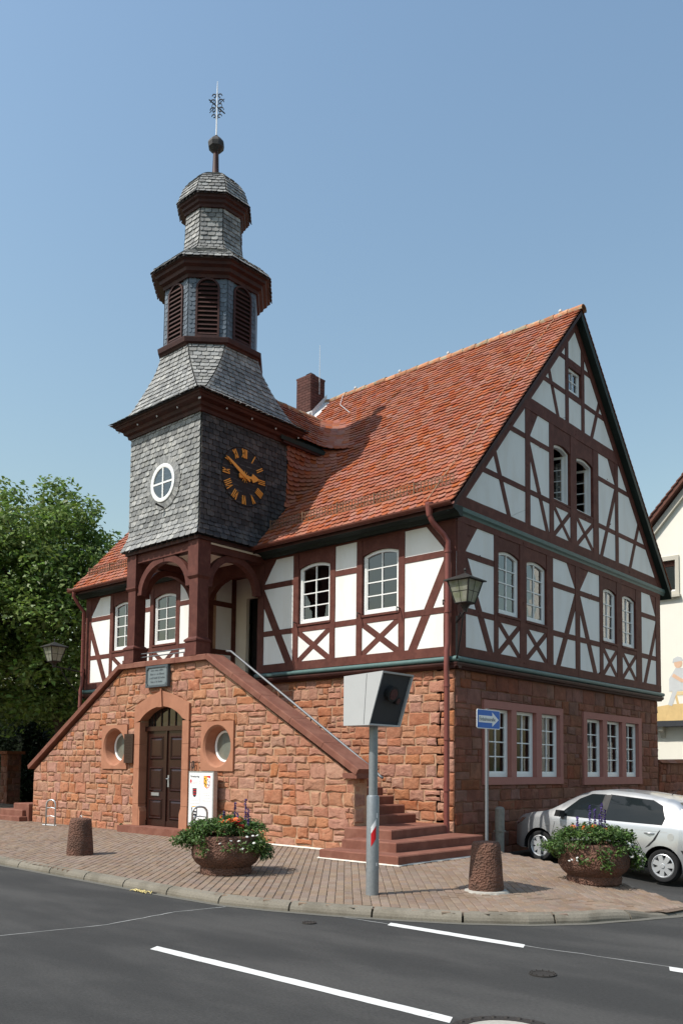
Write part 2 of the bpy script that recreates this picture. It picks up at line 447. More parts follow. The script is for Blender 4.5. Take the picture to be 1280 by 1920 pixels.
def stonework(parent, fr, regions, holes, m, n0, relief, hmin, hmax, wmin, wmax, gap=0.008, rough=1.0, name='stone', limit=300, pools=None):
    """coursed rubble: every stone its own mesh"""
    us = [p[0] for R in regions for p in R]; vs_ = [p[1] for R in regions for p in R]
    u0, u1, v0, v1 = min(us), max(us), min(vs_), max(vs_)
    cells = []
    v = v0
    while v < v1 - 0.03:
        h = random.uniform(hmin, hmax)
        if v1 - v - h < hmin * 0.6: h = v1 - v
        u = u0 - random.uniform(0, wmin)
        while u < u1:
            w = random.uniform(wmin, wmax)
            s = random.uniform(-.012, .012) * rough; s2 = random.uniform(-.014, .014) * rough
            if h > hmin * 1.45 and random.random() < 0.33:
                t = random.uniform(.4, .6)
                if random.random() < .5:
                    cells.append([(u, v), (u + w, v), (u + w, v + h * t + s), (u, v + h * t + s2)])
                    cells.append([(u, v + h * t + s2), (u + w, v + h * t + s), (u + w, v + h), (u, v + h)])
                else:
                    x = u + w * random.uniform(.4, .6)
                    cells.append([(u, v), (u + w, v), (u + w, v + h * t), (u, v + h * t)])
                    cells.append([(u, v + h * t), (x, v + h * t), (x + s, v + h), (u, v + h)])
                    cells.append([(x, v + h * t), (u + w, v + h * t), (u + w, v + h), (x + s, v + h)])
            else:
                cells.append([(u, v), (u + w + s, v), (u + w + s2, v + h), (u, v + h)])
            u += w
        v += h
    made = []
    for Q in cells:
        for R in regions:
            P = inter(Q, R)
            if not P: continue
            for piece in cut_all([P], holes):
                if area(piece) < 0.008: continue
                r = make_stone(piece, fr, n0, relief, gap, rough)
                if r: made.append(r)
    return made
def deal(made, name, m, parent, limit, smooth=False, nearest=True):
    """the pieces that show largest become parts, the rest one part of kind stuff"""
    if len(made) > limit:
        made = sorted(made, key=lambda r: np.linalg.norm(np.mean(np.asarray(r[0]), 0) - np.array(CAM)))
    for V, F in made[:limit]:
        obj(name, V, F, m, parent, smooth)
    rest = made[limit:]
    if rest:
        b = MB()
        for V, F in rest: b.add(V, F)
        tag(b.build(name + '_field', m, parent, smooth), kind='stuff')

def shingle(bl, br, tr, tl, t, lift, shape='round', drop=0.0):
    bl, br, tr, tl = (np.asarray(p, float) for p in (bl, br, tr, tl))
    n = np.cross(br - bl, tl - bl); ln = np.linalg.norm(n)
    if ln < 1e-9: return None
    n /= ln
    if shape == 'round': A = [(0, 1), (0, .26), (.16, .08), (.36, 0), (.64, 0), (.84, .08), (1, .26), (1, 1)]
    elif shape == 'scale': A = [(0, 1), (0, .04), (.12, 0), (.70, 0), (.92, .07), (1, .22), (1, 1)]
    else: A = [(0, 1), (0, 0), (1, 0), (1, 1)]
    top, bot = [], []
    for a, b in A:
        p = (bl * (1 - a) + br * a) * (1 - b) + (tl * (1 - a) + tr * a) * b
        q = p + n * (lift * (1 - b) + t)
        top.append(q); bot.append(q - n * t)
    k = len(A)
    F = [tuple(range(k))]
    for i in range(k - 1): F.append((i, k + i, k + i + 1, i + 1))
    return top + bot, F
def facet_rows(Ls, Rs, w, t, lift, shape, over=0.35, jit=0.0, phase=0):
    """courses of shingles between two hips: Ls[i], Rs[i] are the ends of course i, bottom to top"""
    out = []
    for i in range(len(Ls) - 1):
        a, b, c, d = (np.asarray(x, float) for x in (Ls[i], Rs[i], Rs[i + 1], Ls[i + 1]))
        d2 = d + (d - a) * over; c2 = c + (c - b) * over
        L = np.linalg.norm(b - a)
        n = max(1, int(round(L / w)))
        off = 0.5 if (i + phase) % 2 else 0.0
        e = [0.0] + [(k + off + random.uniform(-.07, .07)) / n for k in range(0 if off else 1, n)] + [1.0]
        e = sorted(e)
        for s0, s1 in zip(e[:-1], e[1:]):
            if s1 - s0 < 0.15 / n: continue
            g = 0.012 / max(L, .05)
            j = (d - a) * random.uniform(-jit, jit)
            r = shingle(a + (b - a) * (s0 + g * .5) + j, a + (b - a) * (s1 - g * .5) + j, d2 + (c2 - d2) * (s1 - g * .5), d2 + (c2 - d2) * (s0 + g * .5),
                        t, lift * random.uniform(.8, 1.25), shape)
            if r: out.append(r)
    return out
def text_mesh(name, s, size, fr, u, v, n, m, parent, align='LEFT', bold=False):
    cu = bpy.data.curves.new(name, 'FONT')
    cu.body = s; cu.size = size; cu.align_x = align; cu.extrude = 0.0008
    if bold: cu.offset = size * 0.018
    to = bpy.data.objects.new('tmp_text', cu)
    C.objects.link(to)
    dg = bpy.context.evaluated_depsgraph_get()
    me = bpy.data.meshes.new_from_object(to.evaluated_get(dg))
    co = np.zeros(len(me.vertices) * 3); me.vertices.foreach_get('co', co); co = co.reshape(-1, 3)
    V = [fr.p(u + c[0], v + c[1], n + c[2]) for c in co]
    F = [tuple(p.vertices) for p in me.polygons]
    bpy.data.objects.remove(to); bpy.data.meshes.remove(me); bpy.data.curves.remove(cu)
    return obj(name, V, F, m, parent)
def sstep(a, b, x):
    t = min(1, max(0, (x - a) / (b - a))); return t * t * (3 - 2 * t)
# ------------------------------------------------------------------ ground, road, pavement
def road_z(x, y):
    return -0.32 * min(1, max(0, (x + 0.3) / 3.5)) * sstep(-4.5, 1.0, y)
def walk_z(x, y):
    return 0.105 + 0.06 * sstep(-6, -2.2, y) - 0.19 * sstep(2.0, 5.4, x) * sstep(-5.4, -2.2, y)
tag(obj('ground', [(-1500, -1500, -.6), (1500, -1500, -.6), (1500, 1500, -.6), (-1500, 1500, -.6)], [(0, 1, 2, 3)], 'grass'), kind='structure')
def grid_sheet(name, xs, ys, fz, m):
    V = [(x, y, fz(x, y)) for y in ys for x in xs]; nx = len(xs)
    F = [(j * nx + i, j * nx + i + 1, (j + 1) * nx + i + 1, (j + 1) * nx + i) for j in range(len(ys) - 1) for i in range(nx - 1)]
    return obj(name, V, F, m, smooth=True)
xs = [-120, -60, -30, -15, -5] + list(np.arange(-2, 7.1, .5)) + [9, 14, 30, 60, 120]
ys = [-60, -30, -15] + list(np.arange(-10, 4.1, .5)) + [7, 12, 20, 40, 80]
road = tag(grid_sheet('road', xs, ys, road_z, 'asphalt'), kind='structure')
def marking(x0, x1, y, w, skew=0.0):
    z = 0.004
    # the paint: a thin sheet with slightly ragged long edges
    n = 24
    V = []
    for i in range(n + 1):
        x = x0 + (x1 - x0) * i / n
        V += [(x + skew, y - w / 2 + random.uniform(-.004, .004), z), (x - skew, y + w / 2 + random.uniform(-.004, .004), z)]
    F = [(2 * i, 2 * i + 2, 2 * i + 3, 2 * i + 1) for i in range(n)]
    obj('lane_marking', V, F, 'paint', road)
marking(2.62, 5.86, -8.64, 0.125, 0.03)
marking(3.38, 4.99, -6.19, 0.14, 0.03)
marking(6.33, 7.9, -6.14, 0.14, 0.03)
marking(-3.6, -0.6, -8.64, 0.125, 0.03)
marking(9.0, 12.0, -8.64, 0.125, 0.03)
def seam(pts, w):
    V = []
    P = []
    for (a, b) in zip(pts[:-1], pts[1:]):
        for k in range(8): P.append(np.array(a) + (np.array(b) - np.array(a)) * k / 8 + rng.normal(0, .006, 2))
    P.append(np.array(pts[-1]))
    for i, p in enumerate(P):
        d = P[min(i + 1, len(P) - 1)] - P[max(0, i - 1)]; d /= np.linalg.norm(d)
        n = np.array((-d[1], d[0])) * w / 2 * random.uniform(.5, 1.3)
        V += [(p[0] - n[0], p[1] - n[1], .003), (p[0] + n[0], p[1] + n[1], .003)]
    obj('road_seam', V, [(2 * i, 2 * i + 2, 2 * i + 3, 2 * i + 1) for i in range(len(P) - 1)], 'seam', road)
seam([(1.13, -9.35), (1.35, -8.3), (1.2, -7.3), (1.41, -6.2), (1.5, -6.5)][:4], .022)
seam([(1.2, -6.24), (2.4, -6.22), (3.4, -6.2), (5.0, -6.16), (6.4, -6.06), (9, -6.0)], .016)

# kerb path (outer edge), from the left along the road and round the corner
KP = [(-40, -6.46), (-6, -6.46), (0.2, -6.62), (1.2, -6.60), (1.9, -6.44), (2.6, -6.2), (3.3, -5.9), (3.9, -5.58), (4.45, -5.15), (4.85, -4.62), (5.1, -4.0), (5.25, -3.3), (5.25, -2.6)]
def resample(P, step):
    P = [np.array(p, float) for p in P]
    out = [P[0]]; acc = 0
    for a, b in zip(P[:-1], P[1:]):
        L = np.linalg.norm(b - a); t = step - acc
        while t <= L: out.append(a + (b - a) * t / L); t += step
        acc = (acc + L) % step
    return out
KR = resample(KP, 0.1)
KR = [p for p in KR if p[0] > -22]
kerb = None
KW = 0.115
def kerb_nrm(i):
    d = KR[min(i + 1, len(KR) - 1)] - KR[max(i - 1, 0)]; d = d / np.linalg.norm(d)
    return np.array((-d[1], d[0]))
def kerb_piece(i0, i1):
    prof = [(0.0, -0.12), (0.0, 0.03), (0.012, 0.06), (0.04, 0.092), (KW, 0.112), (KW, -0.12)]
    V, F = [], []
    idx = list(range(i0, i1 + 1)); k = len(prof)
    for q, i in enumerate(idx):
        n = kerb_nrm(i)
        e = 0.012 if q == 0 else (-0.012 if q == len(idx) - 1 else 0)
        d = np.array((n[1], -n[0]))
        low = -0.10 * sstep(4.6, 5.25, KR[i][0]) * sstep(-4.4, -3.2, KR[i][1])
        base = road_z(*KR[i])
        for a, z in prof:
            p = KR[i] + n * a + d * e
            V.append((p[0], p[1], base * .6 + (z + low if z > 0 else z)))
    for q in range(len(idx) - 1):
        for j in range(k - 1):
            F.append((q * k + j, q * k + j + 1, (q + 1) * k + j + 1, (q + 1) * k + j)[::-1])
    F.append(tuple(range(k))); F.append(tuple((len(idx) - 1) * k + j for j in range(k))[::-1])
    return V, F
pieces = [kerb_piece(i, min(i + 10, len(KR) - 1)) for i in range(0, len(KR) - 2, 10)]
kerb = tag(obj('kerb', *pieces[0], 'kerb'), kind='structure')
for V, F in pieces[1:]: obj('kerb_stone', V, F, 'kerb', kerb)
# pale gutter strip at the kerb's foot
V = []
for i in range(len(KR)):
    n = kerb_nrm(i)
    for a in (-0.10, 0.02):
        p = KR[i] + n * a; V.append((p[0], p[1], road_z(*p) + .004))
obj('gutter_strip', V, [(2 * i, 2 * i + 2, 2 * i + 3, 2 * i + 1) for i in range(len(KR) - 1)], 'gutter_strip', road)

# pavement: bed sheet and clay pavers laid on the diagonal
inner = [tuple(KR[i] + kerb_nrm(i) * KW) for i in range(len(KR))]
WALK = [(-60, inner[0][1])] + inner[::6] + [(5.1, -2.35), (4.62, -1.98), (2.8, -0.95), (0.96, 0.16), (0.0, 0.9), (-0.02, 0.0), (-12.7, 0), (-13.2, 2.5), (-60, 2.5)]
def in_poly(x, y, P):
    c = False
    for i in range(len(P)):
        a, b = P[i], P[i - 1]
        if (a[1] > y) != (b[1] > y) and x < (b[0] - a[0]) * (y - a[1]) / (b[1] - a[1]) + a[0]: c = not c
    return c
bx = list(np.arange(-60, -16, 4)) + list(np.arange(-16, 5.6, .1)); by = list(np.arange(-6.6, 2.6, .1))
V, F, vid = [], [], {}
def gv(x, y):
    if (x, y) not in vid: vid[(x, y)] = len(V); V.append((x, y, walk_z(x, y) - 0.012))
    return vid[(x, y)]
for x0, x1 in zip(bx[:-1], bx[1:]):
    for y0, y1 in zip(by[:-1], by[1:]):
        if any(in_poly((x0 + x1) / 2 + dx, (y0 + y1) / 2 + dy, WALK) for dx, dy in ((0, 0), (-.03, .03), (0, .04))): F.append((gv(x0, y0), gv(x1, y0), gv(x1, y1), gv(x0, y1)))
pavement = tag(obj('pavement', V, F, 'joint'), kind='structure')
# edge course along the side street
s2 = math.sqrt(.5)
PL, PW, G = 0.205, 0.105, 0.0075
def paver_mesh(l, w):
    a, b, e = l / 2 - G / 2, w / 2 - G / 2, .007
    V = [(-a, -b, -.05), (a, -b, -.05), (a, b, -.05), (-a, b, -.05), (-a, -b, -.006), (a, -b, -.006), (a, b, -.006), (-a, b, -.006),
         (-a + e, -b + e, 0), (a - e, -b + e, 0), (a - e, b - e, 0), (-a + e, b - e, 0)]
    F = [(0, 1, 5, 4), (1, 2, 6, 5), (2, 3, 7, 6), (3, 0, 4, 7), (4, 5, 9, 8), (5, 6, 10, 9), (6, 7, 11, 10), (7, 4, 8, 11), (8, 9, 10, 11)]
    return V, F
PV, PF = paver_mesh(PL, PW)
PVn = np.array(PV)
pv = []
ang = math.radians(131.5)
ca, sa = math.cos(ang), math.sin(ang)
for i in range(-80, 160):
    for j in range(-160, 160):
        l = (i + (0.5 if j % 2 else 0)) * PL - 3.0; w = j * PW
        x = l * ca - w * sa; y = l * sa + w * ca
        if not (-16 < x < 5.4 and -6.6 < y < 2.4): continue
        if not (in_poly(x, y, WALK)): continue
        if -11.9 < x < -.85 and y > -1.9: continue
        pv.append((x, y))
pv.sort(key=lambda p: (p[0] - CAM[0]) ** 2 + (p[1] - CAM[1]) ** 2)
pm = bpy.data.meshes.new('paver'); pm.from_pydata(PV, [], PF); pm.materials.append(M['paver'])
def paver_z(x, y): return walk_z(x, y) + random.uniform(-.003, .003)
for x, y in pv[:300]:
    o = bpy.data.objects.new('paver', pm); C.objects.link(o); o.parent = pavement
    o.location = (x, y, paver_z(x, y))
    gx = (walk_z(x + .1, y) - walk_z(x - .1, y)) / .2; gy = (walk_z(x, y + .1) - walk_z(x, y - .1)) / .2
    q = Vector((-gx, -gy, 1)).to_track_quat('Z', 'Y')
    o.rotation_euler = (gy, -gx, ang + random.uniform(-.012, .012))
b = MB()
R2 = np.array(((ca, -sa), (sa, ca)))
allV = np.zeros((len(pv) - 300, len(PV), 3)); allF = []
for k, (x, y) in enumerate(pv[300:]):
    xy = PVn[:, :2] @ R2.T + (x, y)
    gx = (walk_z(x + .1, y) - walk_z(x - .1, y)) / .2; gy = (walk_z(x, y + .1) - walk_z(x, y - .1)) / .2
    allV[k, :, :2] = xy; allV[k, :, 2] = PVn[:, 2] + paver_z(x, y) + (xy[:, 0] - x) * gx + (xy[:, 1] - y) * gy
    allF += [tuple(i + k * len(PV) for i in f) for f in PF]
tag(obj('paver_field', allV.reshape(-1, 3), allF, 'paver', pavement), kind='stuff')

# iron covers in the road
def cover(x, y, r, label, full=True):
    t = empty('manhole_cover', (x, y, 0), label, 'manhole cover')
    b = MB().lathe([(r, .002), (r, .010), (r * .76, .010), (r * .76, .004)], (x, y, 0), 40, cap=False); b.build('rim', 'asphalt_patch', t)
    b = MB().lathe([(r * .755, .0), (r * .755, .007)], (x, y, 0), 40); b.build('lid', 'concrete' if full else 'asphalt_patch', t)
    b = MB()
    for k in range(24 if full else 12):
        a = 2 * math.pi * k / (24 if full else 12)
        b.lathe([(r * .05, .0065), (r * .04, .016)], (x + r * .90 * math.cos(a), y + r * .90 * math.sin(a), .003), 6)
    b.build('stud_ring', 'asphalt_patch', t)
cover(6.27, -8.64, 0.36, 'large round iron manhole cover with pale concrete lid in the road')
cover(5.66, -7.06, 0.11, 'small round iron valve cover in the asphalt beyond the pavement curve', False)
cover(2.75, -6.75, 0.075, 'tiny dark round cap in the asphalt near the kerb bend', False)
g = empty('drain_grate', (-0.3, -6.52, 0.0), 'small drain slot with straw at the kerb foot', 'drain')
MB().box((-.5, -6.66, .003), (-.1, -6.58, .012)).build('slot', 'black', g)
b = MB()
for k in range(26):
    a = random.uniform(0, math.pi); x, y = -.3 + random.gauss(0, .1), -6.70 + random.gauss(0, .025)
    b.tube([(x - .06 * math.cos(a), y - .02 * math.sin(a), .012), (x, y, .03), (x + .06 * math.cos(a), y + .02 * math.sin(a), .012)], .005, 4)
b.build('straw', mat('dry_straw', (.55, .45, .2), .9), g)
# ------------------------------------------------------------------ the half-timbered town hall
LX, WY = -12.75, 9.8
hall = empty('town_hall', (-6.4, 4.9, 0), 'half-timbered town hall on red sandstone ground floor with steep orange tiled roof', 'town hall')
FF = Frame((0, 0, 0), (1, 0, 0), (0, -1, 0))
FG = Frame((0, 0, 0), (0, 1, 0), (1, 0, 0))
RX0, RX1 = -7.3, -5.49           # porch recess
def core(name, fr, base, holes, n0, n1, m):
    b = MB()
    for P in cut_all([base], holes): b.add(*ext(fr, P, n0, n1))
    return b.build(name, m, hall)

def window(parent, fr, u0, u1, v0, v1, rise, n, cols=2, rows=4, fw=0.055, name='window', glazed='pane', sill=True, curtain=0, cmat='curtain'):
    """white casement: frame mesh with panes, glazing bars and sill as sub-parts; n = depth of its face"""
    uc, hw = (u0 + u1) / 2, (u1 - u0) / 2
    def top(u, d=0.0): return v1 - d - rise * ((u - uc) / hw) ** 2
    b = MB()
    n0, n1 = n - 0.06, n
    b.add(*ext(fr, [(u0, v0), (u0 + fw, v0), (u0 + fw, top(u0 + fw)), (u0, top(u0))], n0, n1))
    b.add(*ext(fr, [(u1 - fw, v0), (u1, v0), (u1, top(u1)), (u1 - fw, top(u1 - fw))], n0, n1))
    b.add(*ext(fr, rect(u0 + fw, u1 - fw, v0, v0 + fw * 1.25), n0, n1 - .001))
    k = 6
    us = [u0 + fw + (u1 - u0 - 2 * fw) * i / k for i in range(k + 1)]
    for a, c in zip(us[:-1], us[1:]):
        b.add(*ext(fr, [(a, top(a, fw * 1.1)), (c, top(c, fw * 1.1)), (c, top(c)), (a, top(a))], n0, n1 - .001))
    # inner sash rim, set back
    i0, i1, j0 = u0 + fw, u1 - fw, v0 + fw * 1.25
    e = 0.03
    w = b.build(name, 'white', parent)
    sb = MB()
    sb.add(*ext(fr, [(i0, j0), (i0 + e, j0), (i0 + e, top(i0 + e, fw * 1.1)), (i0, top(i0, fw * 1.1))], n0 + .005, n1 - .014))
    sb.add(*ext(fr, [(i1 - e, j0), (i1, j0), (i1, top(i1, fw * 1.1)), (i1 - e, top(i1 - e, fw * 1.1))], n0 + .005, n1 - .014))
    sb.add(*ext(fr, rect(i0 + e, i1 - e, j0, j0 + e * 1.3), n0 + .005, n1 - .016))
    sb.build('sash', 'white', w)
    i0 += e; i1 -= e; j0 += e * 1.3
    jt = v1 - fw * 1.1 - rise * 0.35
    bars_u = [i0 + (i1 - i0) * c / cols for c in range(cols + 1)]
    bars_v = [j0 + (jt - j0) * r / rows for r in range(rows + 1)]
    bw = 0.013
    for c in range(1, cols):
        fpoly('glazing_bar', fr, [(bars_u[c] - bw, j0), (bars_u[c] + bw, j0), (bars_u[c] + bw, top(bars_u[c], fw)), (bars_u[c] - bw, top(bars_u[c], fw))], n0 + .006, n1 - .018, 'white', w)
    for r in range(1, rows):
        fpoly('glazing_bar', fr, rect(i0, i1, bars_v[r] - bw * .9, bars_v[r] + bw * .9), n0 + .008, n1 - .020, 'white', w)
    for c in range(cols):
        for r in range(rows):
            a, d = bars_u[c], bars_u[c + 1]
            P = rect(a, d, bars_v[r], bars_v[r + 1])
            if r == rows - 1:
                m_ = (a + d) / 2
                P = [(a, bars_v[r]), (d, bars_v[r]), (d, top(d, fw)), (m_, top(m_, fw)), (a, top(a, fw))]
            tz = random.uniform(-.006, .006); ty = random.uniform(-.004, .004)
            V = [fr.p(u, v, n0 + .02 + (u - a) * tz + (v - bars_v[r]) * ty) for u, v in P]
            F = [tuple(range(len(P)))]
            if fr.flip: F = [F[0][::-1]]
            obj('pane', V, F, glazed, w)
    if sill:
        b = MB().add(*ext(fr, rect(u0 - .04, u1 + .04, v0 - .05, v0 - .002), n0, n1 + .075)).build('sill', 'timber', w)
    if curtain:
        b = MB()
        kk = 28
        for q in ((u0 + .02, u0 + (u1 - u0) * curtain), (u1 - (u1 - u0) * curtain, u1 - .02)):
            V = []
            for i in range(kk + 1):
                u = q[0] + (q[1] - q[0]) * i / kk
                d = n0 - .12 + .02 * math.sin(i * 1.9) + .008 * math.sin(i * .7)
                V += [fr.p(u, v0, d), fr.p(u, v1 - .02, d)]
            b.add(V, [(2 * i, 2 * i + 2, 2 * i + 3, 2 * i + 1) for i in range(kk)])
        b.build('curtain', cmat, w)
    return w
def lintel(fr, u0, u1, v1, rise, vt, n):
    k = 8
    P = [(u0 + (u1 - u0) * i / k, v1 + .004 - rise * ((2 * i / k - 1) ** 2)) for i in range(k + 1)] + [(u1, vt), (u0, vt)]
    fpoly('window_head', fr, P, -.12, n, 'timber', hall)
def nf(base): return base + random.uniform(0, .0035)
def hew(P, j=.005):
    """hand-hewn outline: corners and long edges wander a little"""
    out = []
    for i in range(len(P)):
        a, b2 = np.array(P[i]), np.array(P[(i + 1) % len(P)])
        l = np.linalg.norm(b2 - a); n = max(1, int(l / .38))
        for t in range(n):
            q_ = a + (b2 - a) * t / n
            out.append((q_[0] + random.uniform(-j, j), q_[1] + random.uniform(-j, j)))
    return out

# levels of the upper storey
S0, S1, R0, R1, T0, T1, V0, V1, PT, PB = 3.78, 3.965, 4.615, 4.735, 5.705, 5.825, 4.79, 6.11, 6.36, 6.62
cutF, beamsF, cutG, beamsG = [], [], [], []
def beam(lst, cuts, P, n, j=.005): lst.append((hew(P, j), nf(n))); cuts.append(P)
wins = []
for mir in (False, True):
    def q(a, b): return (a, b) if not mir else (LX - b, LX - a)
    def pt(u, v): return (u, v) if not mir else (LX - u, v)
    for a, b_ in ((-5.49, -5.29), (-4.34, -4.18), (-3.23, -3.08), (-2.48, -2.33), (-1.37, -1.22), (-.28, 0.0)):
        a2, b2 = q(a, b_); beam(beamsF, cutF, rect(a2, b2, S1 - .01, PT + .01), .013, .004)
    for a, b_ in ((-5.32, -4.3), (-4.2, -3.2), (-3.1, -2.44), (-2.36, -1.33), (-1.25, -.24)):
        a2, b2 = q(a, b_); beam(beamsF, cutF, rect(a2, b2, R0, R1), .008, .003)
    for a, b_ in ((-5.32, -4.3), (-3.1, -2.44), (-1.25, -.24)):
        a2, b2 = q(a, b_); beam(beamsF, cutF, rect(a2, b2, T0, T1), .008, .003)
    for a, b_, w in (((-5.40, 5.70), (-4.44, 3.92), .2), ((-.20, 5.60), (-1.05, 3.92), .19)):
        beam(beamsF, cutF, strip(pt(*a), pt(*b_), w), .003, .003)
    for P in ([(-5.30, 5.80), (-4.90, 6.36), (-5.30, 6.36)], [(-.27, 5.86), (-.27, 6.36), (-.70, 6.36)]):
        beam(beamsF, cutF, ccw([pt(*p) for p in P]), .004, .0)
    for a, b_ in ((-4.18, -3.23), (-2.33, -1.37)):
        for A, B in (((a, S1), (b_, R0)), ((a, R0), (b_, S1))):
            beam(beamsF, cutF, strip(pt(*A), pt(*B), .125, .02), .002 if A[1] < R0 - .1 else .0055, .002)
        a2, b2 = q(a, b_); wins.append((a2, b2)); cutF.append(rect(a2, b2, R1, PT))
# sill beam and top plate, in hewn lengths
cutF.append(rect(LX - .1, .1, S0 - .1, S1)); cutF.append(rect(LX - .1, .1, PT, PB + .1))
for a, b_ in ((LX, -9.2), (-9.2, RX0), (RX1, -2.7), (-2.7, 0.0)):
    beam(beamsF, [], rect(a, b_, S0, S1), .017, .002)
for a, b_ in ((LX, -8.4), (-8.4, -4.1), (-4.1, 0.0)):
    beam(beamsF, [], rect(a, b_, PT, PB + .02), .017, .002)
cutF.append(rect(RX0, RX1, S0 - .6, PT))
for P in cut_all([rect(LX, 0, S0, PB)], cutF):
    P2 = inset(P, .003)
    if len(P2) > 2 and area(P2) > .004: fpoly('plaster_panel', FF, P2, -.06, random.uniform(-.001, .001), 'plaster', hall)
for P, n in beamsF: fpoly('timber_beam', FF, P, -.12, n, 'timber', hall)
holesF = [rect(a - .015, b_ + .015, V0 - .035, 6.145) for a, b_ in wins] + [rect(RX0, RX1, 3.0, PT)]
core('wall_core', FF, rect(LX + .02, -.26, 3.6, PB), holesF, -.26, -.052, 'mortar')
for i, (a, b_) in enumerate(wins):
    lintel(FF, a + .01, b_ - .01, V1, .09, PT - .002, .006)
    window(hall, FF, a + .012, b_ - .012, V0, V1, .09, -.045)

# gable side, first floor
for a, b_ in ((0.017, .31), (1.33, 1.48), (2.33, 2.60), (3.48, 3.76), (4.83, 5.05), (6.08, 6.26), (7.04, 7.36), (8.20, 8.55), (9.5, 9.8)):
    beam(beamsG, cutG, rect(a, b_, S1 - .01, PT + .01), .013, .003)
for a, b_ in ((.28, 1.36), (1.45, 2.36), (2.57, 3.5), (3.73, 4.86), (5.02, 6.11), (6.23, 7.07), (7.33, 8.23), (8.52, 9.53)):
    beam(beamsG, cutG, rect(a, b_, R0, R1), .008, .003)
for a, b_ in ((.28, 1.36), (3.73, 4.86), (5.02, 6.11), (8.52, 9.53)):
    beam(beamsG, cutG, rect(a, b_, T0, T1), .008, .003)
for a, b_, w in (((.26, 5.72), (1.22, 3.92), .2), ((4.90, 5.68), (3.97, 3.92), .19), ((4.98, 5.68), (5.86, 3.90), .19), ((9.58, 5.62), (8.72, 3.90), .18)):
    beam(beamsG, cutG, strip(a, b_, w), .003, .003)
for P in ([(.30, 5.82), (.30, 6.36), (.72, 6.36)], [(4.42, 6.36), (4.84, 5.80), (4.84, 6.36)], [(5.04, 6.36), (5.04, 5.80), (5.50, 6.36)], [(9.12, 6.36), (9.51, 5.80), (9.51, 6.36)]):
    beam(beamsG, cutG, ccw(P), .004, 0)
gw = ((1.48, 2.33), (2.60, 3.48), (6.26, 7.04), (7.36, 8.20))
for a, b_ in gw:
    for A, B in (((a, S1), (b_, R0)), ((a, R0), (b_, S1))):
        beam(beamsG, cutG, strip(A, B, .12, .02), .002 if A[1] < R0 - .1 else .0055, .002)
    cutG.append(rect(a, b_, R1, PT))
for a, b_ in ((.017, 4.94), (4.94, WY)):
    beam(beamsG, cutG, rect(a, b_, S0, S1), .017, .002)
    beam(beamsG, cutG, rect(a, b_, PT, 6.50), .017, .002)
# attic gable
K = 1.1136
EY, EZ_ = -0.38, 6.62            # eave line of the tile surface
RY, RZ = 4.9, 12.50
def roof_at(y): return EZ_ + K * ((y if y < RY else 2 * RY - y) - EY)
UND = 0.24                        # roof build-up, measured upright
A0, A1 = 6.65, 6.88
tri = [(-.12, A0), (9.92, A0), (9.92, roof_at(9.92) - UND), (RY, RZ + .03 - UND), (-.12, roof_at(-.12) - UND)]
cutA, beamsA = [], []
def clipA(P): return inter(P, tri)
def beamA(P, n, j=.004):
    P = clipA(ccw(P))
    if P: beamsA.append((P, nf(n))); cutA.append(P)
beamA(rect(-.1, 4.77, A0, A1), .017); beamA(rect(4.77, 9.9, A0, A1), .0165)
rw = .17
beamA([(-.12, roof_at(-.12) - UND - .26), (RY, RZ - UND - .26), (RY, RZ - UND + .05), (-.12, roof_at(-.12) - UND + .05)], .021, 0)
beamA([(9.92, roof_at(9.92) - UND - .26), (9.92, roof_at(9.92) - UND + .05), (RY, RZ - UND + .05), (RY, RZ - UND - .26)], .0215, 0)
beamA(rect(2.2, 7.6, 9.40, 9.68), .018)
for a, b_, v0, v1 in ((2.58, 2.78, A1, 9.42), (3.63, 3.82, A1, 9.42), (4.62, 4.92, A1, 9.42), (5.79, 6.07, A1, 9.42), (7.02, 7.20, A1, 9.42), (4.41, 4.56, 9.66, 12.0), (5.21, 5.36, 9.66, 12.0)):
    beamA(rect(a, b_, v0, v1), .013)
for a, b_, v0, v1 in ((.3, 2.6, 7.55, 7.66), (2.76, 3.65, 7.55, 7.66), (3.8, 4.65, 7.55, 7.66), (4.9, 5.82, 7.55, 7.66), (6.05, 7.04, 7.55, 7.66), (7.18, 9.5, 7.55, 7.66),
                      (1.2, 2.6, 8.72, 8.83), (2.76, 3.65, 8.72, 8.83), (6.05, 7.04, 8.72, 8.83), (7.18, 8.6, 8.72, 8.83),
                      (2.8, 4.43, 10.30, 10.41), (4.54, 5.23, 10.30, 10.41), (5.34, 7.0, 10.30, 10.41), (3.5, 4.43, 11.13, 11.24), (4.54, 5.23, 11.13, 11.24), (5.34, 6.3, 11.13, 11.24)):
    beamA(rect(a, b_, v0, v1), .008)
for a, b_, w in (((1.26, 8.30), (1.92, 6.86), .15), ((2.72, 8.66), (3.56, 6.84), .15), ((8.54, 8.30), (7.88, 6.86), .15), ((7.06, 8.70), (6.22, 6.86), .15),
                 ((3.50, 10.95), (4.08, 9.62), .14), ((6.30, 10.95), (5.72, 9.62), .14)):
    beamA(strip(a, b_, w), .003)
for P in ([(2.77, 8.82), (2.77, 9.42), (3.14, 9.42)], [(6.60, 9.42), (7.03, 8.82), (7.03, 9.42)]): beamA(P, .004)
aw = ((3.82, 4.62), (4.92, 5.79))
for a, b_ in aw:
    for A, B in (((a, A1), (b_, 7.55)), ((a, 7.55), (b_, A1))):
        beamA(strip(A, B, .11, .02), .002 if A[1] < 7 else .0055)
    cutA.append(rect(a, b_, 7.66, 9.40))
cutA.append(rect(4.56, 5.21, 10.41, 11.13))
